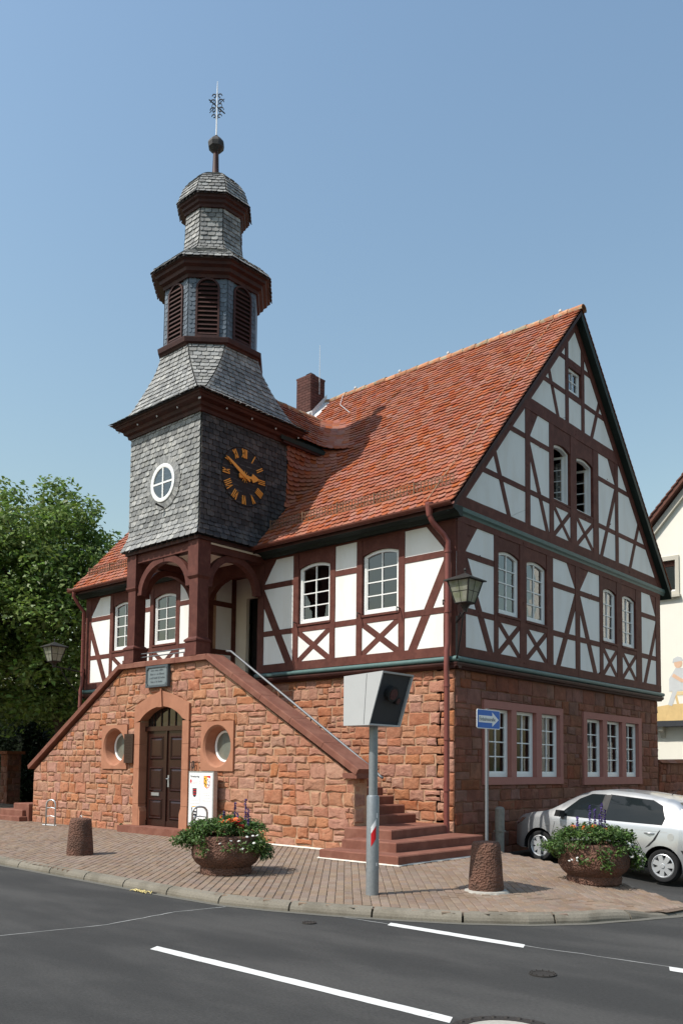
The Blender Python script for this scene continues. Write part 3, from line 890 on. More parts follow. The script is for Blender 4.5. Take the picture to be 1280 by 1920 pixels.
for base, cuts in ((rect(0.005, WY, S0, 6.50), cutG), (tri, cutA)):
    for P in cut_all([base], cuts):
        P2 = inset(P, .003)
        if len(P2) > 2 and area(P2) > .004: fpoly('plaster_panel', FG, P2, -.06, random.uniform(-.001, .001), 'plaster', hall)
for P, n in beamsG + [(hew(P, .003), n) for P, n in beamsA]: fpoly('timber_beam', FG, P, -.12, n, 'timber', hall)
core('wall_core', FG, rect(.27, WY - .02, 3.6, 6.5), [rect(a - .015, b_ + .015, V0 - .035, 6.145) for a, b_ in gw], -.26, -.052, 'mortar')
core('wall_core', FG, [(.05, 6.5), (WY - .05, 6.5), (WY - .05, roof_at(WY) - UND - .12), (RY, RZ - UND - .12), (.05, roof_at(.05) - UND - .12)],
     [rect(a - .015, b_ + .015, 7.69, 9.055) for a, b_ in aw] + [rect(4.56, 5.21, 10.45, 11.05)], -.26, -.052, 'mortar')
for i, (a, b_) in enumerate(gw):
    lintel(FG, a + .01, b_ - .01, V1, .09, PT - .002, .006)
    window(hall, FG, a + .012, b_ - .012, V0, V1, .09, -.045, curtain=(0, 0, .36, .36)[i])
for i, (a, b_) in enumerate(aw):
    lintel(FG, a + .01, b_ - .01, 9.03, .09, 9.402, .006)
# the two attic windows stand open: frame only, casements swung inwards
def open_window(u0, u1, v0, v1, rise, n, hinge):
    uc, hw = (u0 + u1) / 2, (u1 - u0) / 2
    def top(u, d=0): return v1 - d - rise * ((u - uc) / hw) ** 2
    fw = .05
    b = MB()
    b.add(*ext(FG, [(u0, v0), (u0 + fw, v0), (u0 + fw, top(u0 + fw)), (u0, top(u0))], n - .09, n))
    b.add(*ext(FG, [(u1 - fw, v0), (u1, v0), (u1, top(u1)), (u1 - fw, top(u1 - fw))], n - .09, n))
    b.add(*ext(FG, rect(u0 + fw, u1 - fw, v0, v0 + fw), n - .09, n - .001))
    us = [u0 + fw + (u1 - u0 - 2 * fw) * i / 6 for i in range(7)]
    for a, c in zip(us[:-1], us[1:]): b.add(*ext(FG, [(a, top(a, fw)), (c, top(c, fw)), (c, top(c)), (a, top(a))], n - .09, n - .001))
    w = b.build('window', 'white', hall)
    tag(w, 'attic window standing open with its casements swung inwards')
    MB().add(*ext(FG, rect(u0 - .04, u1 + .04, v0 - .05, v0 - .002), n - .09, n + .06)).build('sill', 'timber', w)
    half_w = (u1 - u0) / 2 - fw
    for side, ang_ in ((0, hinge[0]), (1, hinge[1])):
        ou = u0 + fw if side == 0 else u1 - fw
        du = 1 if side == 0 else -1
        U = np.array((-math.sin(ang_), du * math.cos(ang_), 0.0)); Nn = np.array((math.cos(ang_), du * math.sin(ang_), 0.0))
        fr2 = Frame((n - .09, ou, 0), U, Nn)
        hgt = top(ou) - .06
        bb = MB()
        for (a, c, d, e2) in ((0, .04, v0 + .05, hgt), (half_w - .04, half_w, v0 + .05, hgt), (.04, half_w - .04, v0 + .05, v0 + .1), (.04, half_w - .04, hgt - .05, hgt)):
            bb.add(*ext(fr2, rect(a, c, d, e2), -.02, .02))
        for r in range(1, 4):
            v = v0 + .1 + (hgt - .05 - v0 - .1) * r / 4
            bb.add(*ext(fr2, rect(.04, half_w - .04, v - .01, v + .01), -.012, .012))
        sa_ = bb.build('casement', 'white', w)
        for r in range(4):
            va = v0 + .1 + (hgt - .15 - v0) * r / 4; vb = v0 + .1 + (hgt - .15 - v0) * (r + 1) / 4
            obj('pane', [fr2.p(.04, va), fr2.p(half_w - .04, va), fr2.p(half_w - .04, vb), fr2.p(.04, vb)], [(0, 1, 2, 3)], 'pane', w)
open_window(3.835, 4.605, 7.72, 9.03, .09, -.05, (1.45, 1.25))
open_window(4.935, 5.775, 7.72, 9.03, .09, -.05, (1.9, 1.35))
window(hall, FG, 4.575, 5.19, 10.46, 11.04, .0, -.045, 2, 2, .05, sill=False)
fpoly('window_head', FG, rect(4.56, 5.21, 11.045, 11.13), -.12, .006, 'timber', hall)
fpoly('window_head', FG, rect(4.56, 5.21, 10.41, 10.455), -.12, .006, 'timber', hall)

# corner post edge bead, mouldings between the storeys
def moulding(fr, a, b_, v, prof, m, name):
    """extrude a small profile (n, v) along u"""
    k = len(prof)
    V = [fr.p(u, v + pv_, pn) for u in (a, b_) for pn, pv_ in prof]
    F = [(i, (i + 1) % k, k + (i + 1) % k, k + i) for i in range(k)] + [tuple(range(k))[::-1], tuple(range(k, 2 * k))]
    return obj(name, V, F, m, hall)
roll = [(-.02, -.055)] + [(.045 + .05 * math.cos(t), .05 * math.sin(t)) for t in np.linspace(-1.5, 1.5, 8)] + [(-.02, .055)]
lowp = [(-.1, -.09), (.0, -.09), (.02, -.06), (.055, -.045), (.07, -.01), (.07, .02), (-.1, .02)]
for fr, a, b_ in ((FF, RX1, 0.06), (FF, LX - .05, RX0), (FG, -.06, WY + .05)):
    moulding(fr, a, b_, 3.715, roll, 'green', 'green_roll_moulding')
    moulding(fr, a, b_, 3.63, lowp, 'cornice', 'ledge_moulding')
gp = [(-.02, -.09), (.02, -.09), (.035, -.05), (.075, -.02), (.085, .05), (.05, .07), (.02, .075), (-.02, .075)]
moulding(FG, -.30, WY + .30, 6.575, gp, 'green', 'green_roll_moulding')

# stone ground floor
ST = -0.085
core('stone_core', FF, rect(LX + .06, -.33, -.4, 3.56), [rect(RX0, RX1, 3.2, 3.6)], -.5, ST, 'mortar')
g1, g2 = ((1.20, 2.05), (2.26, 3.08), (3.31, 4.14)), ((5.46, 6.30), (6.53, 7.39), (7.62, 8.40))
gv0, gv1 = 1.49, 2.86
core('stone_core', FG, rect(.085, WY - .06, -.6, 3.56), [rect(a - .02, b_ + .02, gv0 - .02, gv1 + .02) for a, b_ in g1 + g2], -.5, ST, 'mortar_dark')
made = stonework(hall, FF, [rect(-5.4, -.30, .1, 3.53), rect(LX + .06, -11.2, .0, 3.53)], [], 'stone', ST, .024, .15, .27, .22, .52, gap=.013)
# quoins shared with the gable side
v = 0.05
k = 0
while v < 3.5:
    h = min(random.uniform(.24, .36), 3.53 - v)
    if h < .1: break
    made.append(make_stone(rect(-.30 if k % 2 else -.30, -.082, v, v + h), FF, ST, .035, .006, .5)); v += h; k += 1
deal([m_ for m_ in made if m_], 'stone', 'stone', hall, 190)
made = stonework(hall, FG, [rect(.09, WY - .06, -.45, 3.53)], [rect(1.0, 4.30, 1.33, 3.03), rect(5.27, 8.60, 1.30, 3.03)], 'stone_shade', ST, .022, .17, .34, .26, .66, gap=.006, rough=.7)
deal([m_ for m_ in made if m_], 'stone', 'stone_shade', hall, 110)
# sandstone window surrounds with mullions
for grp, (a, b_), lo in ((g1, (1.02, 4.28), 1.34), (g2, (5.29, 8.58), 1.31)):
    s = []
    s.append((rect(a, b_, gv1, 3.015), .0)); s.append((rect(a, b_, lo, gv0), .001))
    edges = [a] + [e for g in grp for e in g] + [b_]
    for i in range(0, len(edges), 2): s.append((rect(edges[i], edges[i + 1], gv0, gv1), -.002))
    for P, dn in s: fpoly('window_surround', FG, P, -.34, -.032 + dn, 'dressed_pink', hall)
    for i, (a2, b2) in enumerate(grp):
        window(hall, FG, a2 + .004, b2 - .004, gv0 + .004, gv1 - .004, .0, -.13, 2, 4, .06, sill=False, curtain=.40, cmat='curtain_dark', glazed='pane_clear')

# plain far walls, floors and ceilings of the interior
MB().box((LX + .06, WY - .3, -.4), (-.5, WY - .02, 6.6)).build('rear_wall', 'plaster', hall)
MB().box((LX + .02, .26, -.4), (LX + .3, WY - .3, 6.6)).build('side_wall', 'plaster', hall)
MB().box((LX + .3, 1.6, 3.3), (-.5, WY - .3, 3.6)).build('floor_slab', 'interior', hall)
MB().box((LX + .3, .27, 6.45), (-.27, WY - .3, 6.62)).build('floor_slab', 'interior', hall)
MB().box((LX + .3, .5, 3.40), (RX0 - .12, 1.6, 3.6)).build('floor_slab', 'interior', hall)
MB().box((RX1 + .12, .5, 3.40), (-.5, 1.6, 3.6)).build('floor_slab', 'interior', hall)
MB().box((-6.45, .27, 3.6), (-6.3, 1.0, 3.7)).box((-4.9, 4.9, 3.6), (-4.8, WY - .3, 6.45)).box((-6, 3.5, 3.6), (-.27, 3.6, 6.45)).box((-8, 4.3, 3.6), (-7.9, WY - .3, 6.45)).build('partition', 'interior', hall)
fpoly('left_gable', Frame((LX, 0, 0), (0, 1, 0), (1, 0, 0)), [(.05, 6.6), (WY - .05, 6.6), (RY, RZ - UND - .12)], .02, .25, 'plaster', hall)

# porch recess behind the tower posts
PD = 0.9
FP = Frame((RX0, 0, 0), (0, 1, 0), (1, 0, 0))
core('porch_wall', FP, rect(.0, PD, 3.25, 6.45), [], -.1, -.005, 'plaster')
for P, n in ((rect(.0, .16, 3.25, 6.4), .012), (rect(PD - .14, PD, 3.25, 6.4), .011), (rect(.14, PD - .12, 4.42, 4.54), .007), (rect(.14, PD - .12, 5.62, 5.75), .007), (rect(.14, PD - .12, 3.26, 3.40), .007)):
    fpoly('porch_timber', FP, P, -.05, n, 'timber', hall)
FB = Frame((0, PD, 0), (1, 0, 0), (0, -1, 0))
core('porch_wall', FB, rect(RX0, RX1 + .1, 3.25, 6.45), [rect(-6.90, -5.92, 3.25, 5.84)], -.1, 0, 'cream')
fpoly('doorway_dark', FB, rect(-6.90, -5.92, 3.26, 5.84), -.3, -.22, 'void', hall)  # black panel standing in for the unlit room past the open door
MB().box((RX1, .26, 3.25), (RX1 + .1, PD, 6.45)).build('porch_wall', 'plaster', hall)
MB().box((RX0, -.02, 6.36), (RX1, PD + .1, 6.45)).build('porch_ceiling', 'timber', hall)
k = 12
uc, hw = (RX0 + RX1) / 2, (RX1 - RX0) / 2
P = [(RX0 + .0, 5.55)] + [(uc - hw * math.cos(math.pi * i / k), 5.55 + .62 * math.sin(math.pi * i / k)) for i in range(0, k + 1)] + [(RX1, 6.36), (RX0, 6.36)]
fpoly('porch_arch', FF, P[1:], -.14, .011, 'timber', hall)
fpoly('door_post', FF, rect(RX0 - .2, RX0, 3.25, 3.8), -.14, .0125, 'timber', hall)
fpoly('door_post', FF, rect(RX1, RX1 + .2, 3.25, 3.8), -.14, .0125, 'timber', hall)

# ------------------------------------------------------------------ roof
VX0, VX1 = LX - .2, .20
dk = .05
def deck(ya, yb, name, dm):
    za, zb = roof_at(ya) - dk if ya != RY else RZ - dk, (RZ + .0) - dk
    th = .10 if ya < RY else .18
    V = [(x, y, z) for x in (VX0, VX1 - .012) for (y, z) in ((ya, za), (yb, zb), (yb, zb - th), (ya, za - th))]
    obj(name, V, [(0, 1, 5, 4), (1, 2, 6, 5), (2, 3, 7, 6), (3, 0, 4, 7), (0, 3, 2, 1), (4, 5, 6, 7)], dm, hall)
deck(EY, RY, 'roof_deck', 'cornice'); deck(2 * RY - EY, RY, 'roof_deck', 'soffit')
ROW = 0.155
DZ = ROW * K / math.sqrt(1 + K * K)
TXC, CR_Z, CR_E, CR_K = -6.5, 10.95, 9.45, 1.05     # cross roof behind the tower
XCHEEK, YB = -5.24, 0.58
tiles = []
TW = .172
def contour_tiles(pts, runs, h, phase):
    """pts: polyline travelled right to left along one course; runs: horizontal run of one course at each point"""
    P = [np.array(p, float) for p in pts]
    S = np.concatenate([[0], np.cumsum([np.linalg.norm(b - a) for a, b in zip(P[:-1], P[1:])])])
    def at(s):
        i = min(max(int(np.searchsorted(S, s, 'right') - 1), 0), len(P) - 2)
        t = (s - S[i]) / max(1e-9, S[i + 1] - S[i])
        p = P[i] + (P[i + 1] - P[i]) * t
        def tan(j):
            d = P[min(j + 1, len(P) - 1)] - P[max(j - 1, 0)]; return d / np.linalg.norm(d)
        d = tan(i) * (1 - t) + tan(i + 1) * t; d /= np.linalg.norm(d)
        return p, np.array((d[1], -d[0])), runs[i] * (1 - t) + runs[i + 1] * t
    n = int(S[-1] / TW)
    s = -random.uniform(0, .03) if not phase else -TW / 2
    while s < S[-1] - .03:
        s0, s1 = max(0, s) + .003, min(s + TW, S[-1]) - .003
        s += TW
        if s1 - s0 < .05: continue
        (p0, u0, r0), (p1, u1, r1) = at(s0), at(s1)
        j = random.uniform(-.014, .014)
        z = h + random.uniform(-.004, .004)
        br = (*(p0 - u0 * j * .7), z - j * .7); bl = (*(p1 - u1 * j * .7), z - j * .7)
        tr = (*(p0 + u0 * r0 * 1.45), h + DZ * 1.45); tl = (*(p1 + u1 * r1 * 1.45), h + DZ * 1.45)
        r = shingle(bl, br, tr, tl, .020, .034 * random.uniform(.85, 1.25), 'round')
        if r: tiles.append(r)
rm = DZ / K
h, k = EZ_ - .03, 0
while h < RZ - .05:
    y = EY + (h - EZ_) / K
    sag = 0
    if h < CR_Z:
        if h < CR_E: xh, rc = XCHEEK, DZ / 9.0
        else: xh, rc = TXC + (CR_Z - h) / CR_K, DZ / CR_K
        R = min(.60, max(.04, (y - YB) * .75 + .04))
        pts = [(VX1, y), (-2.5, y), (xh + R, y)]; runs = [rm, rm, rm]
        if y > YB:
            for q_ in range(1, 7):
                t = q_ / 6 * math.pi / 2
                px_, py_ = xh + R - R * math.sin(t), y - R + R * math.cos(t)
                pts.append((px_, py_)); runs.append(rm + (rc - rm) * q_ / 6)
            if y - R > YB: pts.append((xh, YB - (0.25 if h >= CR_E else 0))); runs.append(rc)
        else:
            pts = [(VX1, y), (-2.5, y), (-5.2, y)]
        contour_tiles(pts, runs, h, k % 2)
        contour_tiles([(-7.75, y), (-10, y), (VX0, y)], [rm] * 3, h, k % 2)
    else:
        contour_tiles([(VX1, y), (-6, y), (VX0, y)], [rm] * 3, h, k % 2)
    # rear slope: only the verge is ever in view
    for i in range(2):
        x1, x0 = VX1 - i * TW - (TW / 2 if k % 2 else 0) + (TW / 2 if k % 2 and i == 0 else 0), VX1 - (i + 1) * TW
        yy = 2 * RY - y
        r = shingle((x1, yy, h), (x0, yy, h), (x0, yy - rm * 1.4, h + DZ * 1.4), (x1, yy - rm * 1.4, h + DZ * 1.4), .016, .024, 'round')
        if r: tiles.append(r)
    h += DZ; k += 1
hs = list(np.arange(CR_E, CR_Z, DZ))
tiles += facet_rows([(TXC - (CR_Z - q_) / CR_K, EY + (q_ - EZ_) / K + .1, q_) for q_ in hs], [(TXC - (CR_Z - q_) / CR_K, YB - .28, q_) for q_ in hs], TW, .020, .034, 'round')
deal(tiles, 'roof_tile', 'tile', hall, 300)
# cross roof deck under its tiles (right slope, left slope), eaves board, cheek backing
yb2 = 3.55
for sgn in (1, -1):
    ex = 1.40
    V = [(TXC, YB - .3, CR_Z - .06), (TXC, yb2, CR_Z - .06), (TXC + sgn * ex, yb2 - 1.3, CR_Z - .06 - ex * CR_K), (TXC + sgn * ex, YB - .3, CR_Z - .06 - ex * CR_K)]
    V += [(a, b_, c - .1) for a, b_, c in V]
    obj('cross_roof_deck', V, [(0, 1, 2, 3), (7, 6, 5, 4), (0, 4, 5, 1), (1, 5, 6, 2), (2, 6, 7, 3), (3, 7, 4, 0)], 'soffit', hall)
MB().box((XCHEEK - .2, YB - .35, 7.2), (XCHEEK - .03, 1.95, CR_E - .02)).build('cheek_wall', 'void', hall)
MB().box((XCHEEK + .01, YB - .2, CR_E - .18), (XCHEEK + .12, 1.9, CR_E - .04)).build('eaves_board', 'cornice', hall)
# ridge tiles
def ridge_run(p0, p1, step, r, name):
    p0, p1 = np.array(p0, float), np.array(p1, float)
    L = np.linalg.norm(p1 - p0); n = int(L / step); d = (p1 - p0) / L
    side = np.cross(d, (0, 0, 1.0)); side /= np.linalg.norm(side); up = np.cross(side, d)
    for i in range(n):
        V, F = [], []
        for q_, (t, rr) in enumerate(((i * step - .03, r * 1.08), ((i + 1) * step, r * .94))):
            c = p0 + d * t + np.array((0, 0, random.uniform(-.012, .012)))
            for a in np.linspace(-.25, math.pi + .25, 9): V.append(c + side * rr * math.cos(a) + up * rr * math.sin(a) * .9)
            for a in np.linspace(math.pi + .25, -.25, 9): V.append(c + side * (rr - .02) * math.cos(a) + up * (rr - .02) * math.sin(a) * .9)
        k = 18
        F = [(j, (j + 1) % k, k + (j + 1) % k, k + j) for j in range(k)] + [tuple(range(k))[::-1], tuple(range(k, 2 * k))]
        obj(name, V, F, 'ridge', hall)
ridge_run((VX1 + .02, RY, RZ - .03), (VX0, RY, RZ - .03), .37, .125, 'ridge_tile')
ridge_run((TXC, yb2 - .05, CR_Z - .05), (TXC, YB - .2, CR_Z - .05), .36, .12, 'ridge_tile')
# small white caps along the ridge and a lightning conductor down the verge
for x in np.arange(-.35, -12, -1.62):
    MB().lathe([(.03, 0), (.045, .02), (.045, .06), (.02, .08)], (x, RY - .02, RZ + .08), 8).build('ridge_clip', 'lead', hall)
pts = [(-.45, y, roof_at(y) + .09 + .012 * math.sin(y * 9)) for y in np.linspace(RY, EY + .05, 24)]
b = MB().tube(pts, .007, 5)
for p in pts[::3]: b.box((p[0] - .01, p[1] - .01, p[2] - .06), (p[0] + .01, p[1] + .01, p[2] + .005))
b.build('lightning_conductor', 'ridge', hall)
b = MB().tube([(-6.0, 3.7, roof_at(3.7) + .12), (-6.9, 4.3, roof_at(4.3) + .12), (-7.3, RY, RZ + .12)], .009, 5).build('lightning_conductor', 'lead', hall)
# eaves cornice, gutter, snow guards
for a, b_ in ((VX0 + .05, -7.85), (-5.24, VX1 - .04)):
    MB().add([(x, y, z) for x in (a, b_) for y, z in ((-.015, 6.40), (-.12, 6.40), (-.17, 6.46), (-.30, 6.50), (-.33, 6.56), (-.015, 6.60))],
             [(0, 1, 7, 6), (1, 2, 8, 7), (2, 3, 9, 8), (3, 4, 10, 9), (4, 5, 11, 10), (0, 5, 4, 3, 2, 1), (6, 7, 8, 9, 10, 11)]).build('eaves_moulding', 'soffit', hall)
    V, F = [], []
    k = 9
    for x in (a - .06, b_ + .06):
        for t in np.linspace(0, math.pi, k): V.append((x, -.455 + .075 * math.cos(t), 6.60 - .075 * math.sin(t)))
        for t in np.linspace(math.pi, 0, k): V.append((x, -.455 + .066 * math.cos(t), 6.60 - .066 * math.sin(t)))
    kk = 2 * k
    F = [(j, (j + 1) % kk, kk + (j + 1) % kk, kk + j) for j in range(kk)] + [tuple(range(kk))[::-1], tuple(range(kk, 2 * kk))]
    obj('gutter', V, F, 'copper', hall)
for a, b_ in ((-5.1, -.05), (LX + .1, -8.2)):
    b = MB()
    y0 = -.02
    zb = roof_at(y0) + .045
    for i, z in enumerate((0.0, .10, .20)): b.box((a, y0 - .006, zb + z), (b_, y0 + .006, zb + z + .012))
    n = int((b_ - a) / .085)
    for i in range(n + 1):
        x = a + (b_ - a) * i / n
        b.box((x - .006, y0 - .006, zb), (x + .006, y0 + .006, zb + .21))
        if i % 12 == 0:
            b.tube([(x, y0, zb + .2), (x, y0 + .3, zb + .28)], .01, 4); b.box((x - .012, y0 - .015, zb - .06), (x + .012, y0 + .015, zb + .24))
    b.build('snow_guard', mat('rusty_snow_guard', (.20, .12, .075), .7, .25, 20, metal=.3), hall)
# downpipes
def pipe(pts, r, clamps, m='pipe'):
    o = MB().tube(pts, r, 12).build('downpipe', m, hall, True, 40)
    for (x, y, z) in clamps: MB().lathe([(r + .012, -.02), (r + .012, .02)], (x, y, z), 12).build('pipe_clamp', m, o)
px_ = -.10
pipe([(-.30, -.455, 6.55), (-.30, -.455, 6.42), (-.26, -.40, 6.28), (-.16, -.20, 6.08), (px_, -.13, 5.94), (px_, -.13, 5.6), (px_, -.13, 4.0), (px_, -.16, 3.86), (px_, -.17, 3.5), (px_, -.15, 3.3), (px_, -.15, .46)], .052,
     [(px_, -.13, 5.75), (px_, -.13, 4.6), (px_, -.15, 3.2), (px_, -.15, 2.2), (px_, -.15, 1.25)])
MB().lathe([(.052, -.16), (.085, .06), (.085, .1)], (-.30, -.455, 6.55), 12).build('gutter_outlet', 'pipe', hall)
pipe([(LX + .05, -.455, 6.55), (LX + .05, -.455, 6.42), (LX + .06, -.3, 6.2), (LX + .08, -.13, 6.0), (LX + .08, -.13, 3.9), (LX + .08, -.17, 3.75), (LX + .08, -.17, .3)], .05, [(LX + .08, -.13, 5.2), (LX + .08, -.13, 4.3), (LX + .08, -.17, 3.3)])
MB().tube([(LX - .3, -.45, 6.66), (LX + .05, -.45, 6.60)], .03, 6).build('gutter_spout', 'copper', hall)
# wooden pegs and iron hooks on the timbers
hk = MB()
for x in (-2.36, -1.33, -.22, -4.22):
    hk.tube([(x, -.01, 4.82), (x, -.12, 4.84), (x + .02, -.14, 4.74)], .012, 5)
hk.build('shutter_hook', 'black', hall)
b = MB()
for P, n in beamsG + beamsA:
    c = np.mean(np.array(P), 0)
    for _ in range(2):
        u, v = c + rng.normal(0, .04, 2)
        b.add(*ext(FG, rect(u - .012, u + .012, v - .012, v + .012), n, n + .007))
b.build('timber_peg', 'timber', hall)
# chimney
ch = MB().box((-8.55, 4.2, 11.2), (-7.97, 4.78, 13.12)).build('chimney', 'brickch', hall)
b = []
for r in range(13):
    z = 12.05 + r * .082
    for f in range(2):
        fr = Frame((-8.55, 4.2, 0), (1, 0, 0), (0, -1, 0)) if f == 0 else Frame((-7.97, 4.2, 0), (0, 1, 0), (1, 0, 0))
        e = [0, .24, .49, .58] if r % 2 else [0, .12, .37, .58]
        for a, c in zip(e[:-1], e[1:]):
            fpoly('brick', fr, rect(a + .005, c - .005, z, z + .073), -.02, .012, 'brickch', ch)
MB().box((-8.565, 4.185, 13.1), (-7.955, 4.795, 13.15)).build('chimney_cap', 'brickch', ch)
MB().lathe([(.12, 0), (.12, .1), (.16, .12), (.02, .22)], (-8.26, 4.49, 13.15), 10).build('flue_pot', 'lanternmetal', ch)
V = [(-8.62, 3.86, roof_at(3.86) + .05), (-7.86, 3.86, roof_at(3.86) + .05), (-7.9, 4.19, roof_at(4.19) + .16), (-8.6, 4.19, roof_at(4.19) + .16), (-8.6, 4.185, 12.02), (-7.9, 4.185, 12.02)]
obj('chimney_flashing', V, [(0, 1, 2, 3), (3, 2, 5, 4)], 'lead', ch)
V = [(-7.94, 4.1, roof_at(4.1) + .1), (-7.94, 4.86, roof_at(4.86) + .1), (-7.94, 4.86, roof_at(4.86) + .28), (-7.94, 4.1, roof_at(4.1) + .3), (-7.72, 4.1, roof_at(4.1) + .06), (-7.72, 4.86, roof_at(4.86) + .06)]
obj('chimney_flashing', V, [(0, 1, 2, 3), (0, 4, 5, 1)], 'lead', ch)
MB().tube([(-7.9, 4.49, 12.6), (-7.9, 4.49, 14.1)], [.012, .006], 5).build('lightning_rod', 'lead', ch)
# ------------------------------------------------------------------ stone staircase block in front
SC = -6.42
stair = empty('entrance_staircase', (SC, -1.0, 0.15), 'double-flight red sandstone staircase block with arched door and two round windows', 'staircase')
YF = -1.95
FS = Frame((0, YF, 0), (1, 0, 0), (0, -1, 0))
XL, XR, TL, TR, ZT, ZE = -11.9, -.83, -7.95, -4.95, 3.87, 1.48
prof = [(XL, -.2), (XR, -.2), (XR, ZE), (TR, ZT), (TL, ZT), (XL, ZE)]
DX0, DX1 = -7.19, -5.66
OC = ((-8.21, 2.07), (-4.53, 2.06))
OH = .51
bh = [rect(DX0 - .02, DX1 + .02, -.3, 3.0)] + [rect(x - OH + .05, x + OH - .05, z - OH + .05, z + OH - .05) for x, z in OC]
b = MB()
for P in cut_all([prof], bh): b.add(*ext(FS, P, -.38, -.035))
b.build('parapet_core', 'mortar', stair)
head_top = [(-7.40, 2.60), (-5.44, 2.60), (-5.44, 2.98), (-5.9, 3.16), (-6.42, 3.30), (-6.94, 3.16), (-7.40, 2.98)]
sh = [rect(-7.40, -5.44, -.3, 2.62), head_top, rect(-7.56, -5.28, -.3, .36)] + [rect(x - OH, x + OH, z - OH, z + OH) for x, z in OC]
made = stonework(stair, FS, [prof], sh, 'stone', -.035, .023, .14, .29, .18, .54, gap=.013, rough=1.2)
# end faces of the block
FE = Frame((XR, YF, 0), (0, 1, 0), (1, 0, 0))
made += stonework(stair, FE, [rect(.02, .38, .1, 1.50)], [], 'stone', -.03, .04, .2, .32, .2, .42)
deal([m_ for m_ in made if m_], 'stone', 'stone', stair, 300)
# copings
def coping(pts, n, y0=YF - .07, y1=YF + .40, th=.12):
    (xa, za), (xb, zb) = pts
    for i in range(n):
        a, c = i / n, (i + 1) / n
        g = .004
        P0 = np.array((xa + (xb - xa) * (a), za + (zb - za) * a)); P1 = np.array((xa + (xb - xa) * c, za + (zb - za) * c))
        d = (P1 - P0) / np.linalg.norm(P1 - P0); P0 = P0 + d * g; P1 = P1 - d * g
        nn = np.array((-d[1], d[0])); nn = nn if nn[1] > 0 else -nn
        e = .018
        V = []
        for p in (P0, P1):
            for y, t in ((y0, 0), (y0, th - e), (y0 + e, th), (y1 - e, th), (y1, th - e), (y1, 0)):
                q_ = p + nn * t; V.append((q_[0], y + random.uniform(-.003, .003), q_[1]))
        k = 6
        F = [(j, (j + 1) % k, k + (j + 1) % k, k + j) for j in range(k)] + [tuple(range(k))[::-1], tuple(range(k, 2 * k))]
        obj('coping_stone', V, F, 'step', stair)
coping(((TR + .05, ZT + .02), (XR + .12, ZE + .04)), 5)
coping(((XL - .12, ZE + .04), (TL - .05, ZT + .02)), 6)
coping(((TL - .08, ZT), (TR + .08, ZT)), 3)
MB().box((XR - .20, YF - .06, ZE - .02), (XR + .13, YF + .40, ZE + .075)).build('coping_stone', 'step', stair)
# round windows
for x, z in OC:
    k = 40
    V, F = [], []
    for ring in range(5):
        for i in range(k):
            t = 2 * math.pi * i / k
            c, s = math.cos(t), math.sin(t)
            if ring in (0, 1):
                m_ = max(abs(c), abs(s)); rr = OH / m_
            else: rr = (.44, .40, .33)[ring - 2]
            V.append(FS.p(x + rr * c, z + rr * s, (-.06, .012, .014, -.02, -.27)[ring]))
    for r in range(4):
        for i in range(k): F.append((r * k + i, r * k + (i + 1) % k, (r + 1) * k + (i + 1) % k, (r + 1) * k + i)[::-1])
    su = obj('oculus_surround', V, [f[::-1] for f in F], 'dressed', stair, True, 25)
    V, F = [], []
    for r, n in ((.335, -.26), (.335, -.225), (.315, -.215), (.285, -.23), (.285, -.25)):
        for i in range(k):
            t = 2 * math.pi * i / k; V.append(FS.p(x + r * math.cos(t), z + r * math.sin(t), n))
    for r in range(4):
        for i in range(k): F.append((r * k + i, r * k + (i + 1) % k, (r + 1) * k + (i + 1) % k, (r + 1) * k + i))
    rw_ = obj('round_window', V, F, 'white', stair, True, 30)
    obj('pane', [FS.p(x + .29 * math.cos(2 * math.pi * i / k), z + .29 * math.sin(2 * math.pi * i / k), -.245 + .05 * .29 * math.sin(2 * math.pi * i / k)) for i in range(k)], [tuple(range(k))],
        mat('round_pane_glass', (.16, .17, .14), .06, .2, 4, spec=.9), rw_)
# door surround
for a, c in ((-7.40, DX0), (DX1, -5.44)):
    z = .17
    for h in (.62, .78, .55, .55):
        w0, w1 = (a, c)
        fpoly('jamb_stone', FS, rect(w0, w1, z + .003, min(z + h, 2.62) - .003), -.24, .022 + random.uniform(-.002, .002), 'dressed', stair); z += h
        if z > 2.6: break
    # stop at the foot of the jamb
    s = 1 if a < -7 else -1
    e = c if s == 1 else a
    fpoly('jamb_foot', FS, [(e, .17), (e + s * .06, .17), (e + s * .06, .62), (e + s * .03, .70), (e, .74)], -.2, .016, 'dressed', stair)
k = 14
arc = [(DX0 + (DX1 - DX0) * i / k, 2.62 + .36 * math.sqrt(max(0, 1 - (2 * i / k - 1) ** 2)) ** 1.0) for i in range(k + 1)]
def arc_z(u):
    t = (u - SC) / ((DX1 - DX0) / 2); return 2.66 + .29 * max(0, 1 - t * t) ** .85
for a, c in ((-7.40, SC), (SC, -5.44)):
    us = [max(DX0, a) + (min(DX1, c) - max(DX0, a)) * i / k for i in range(k + 1)]
    low = [(u, arc_z(u)) for u in us]
    if a == -7.40: P = [(-7.40, 2.60)] + low + [(SC - .002, 3.30), (-6.94, 3.16), (-7.40, 2.98)]
    else: P = low + [(-5.44, 2.60), (-5.44, 2.98), (-5.9, 3.16), (SC + .002, 3.30)]
    fpoly('arch_stone', FS, P, -.40, .026, 'dressed', stair)
fpoly('keystone', FS, [(SC - .07, 2.93), (SC + .07, 2.93), (SC + .03, 3.32), (SC - .0, 3.34)], -.1, .06, 'dressed', stair)
MB().box((-7.56, YF - .30, .13), (-5.28, YF + .30, .31)).build('threshold', 'step', stair)
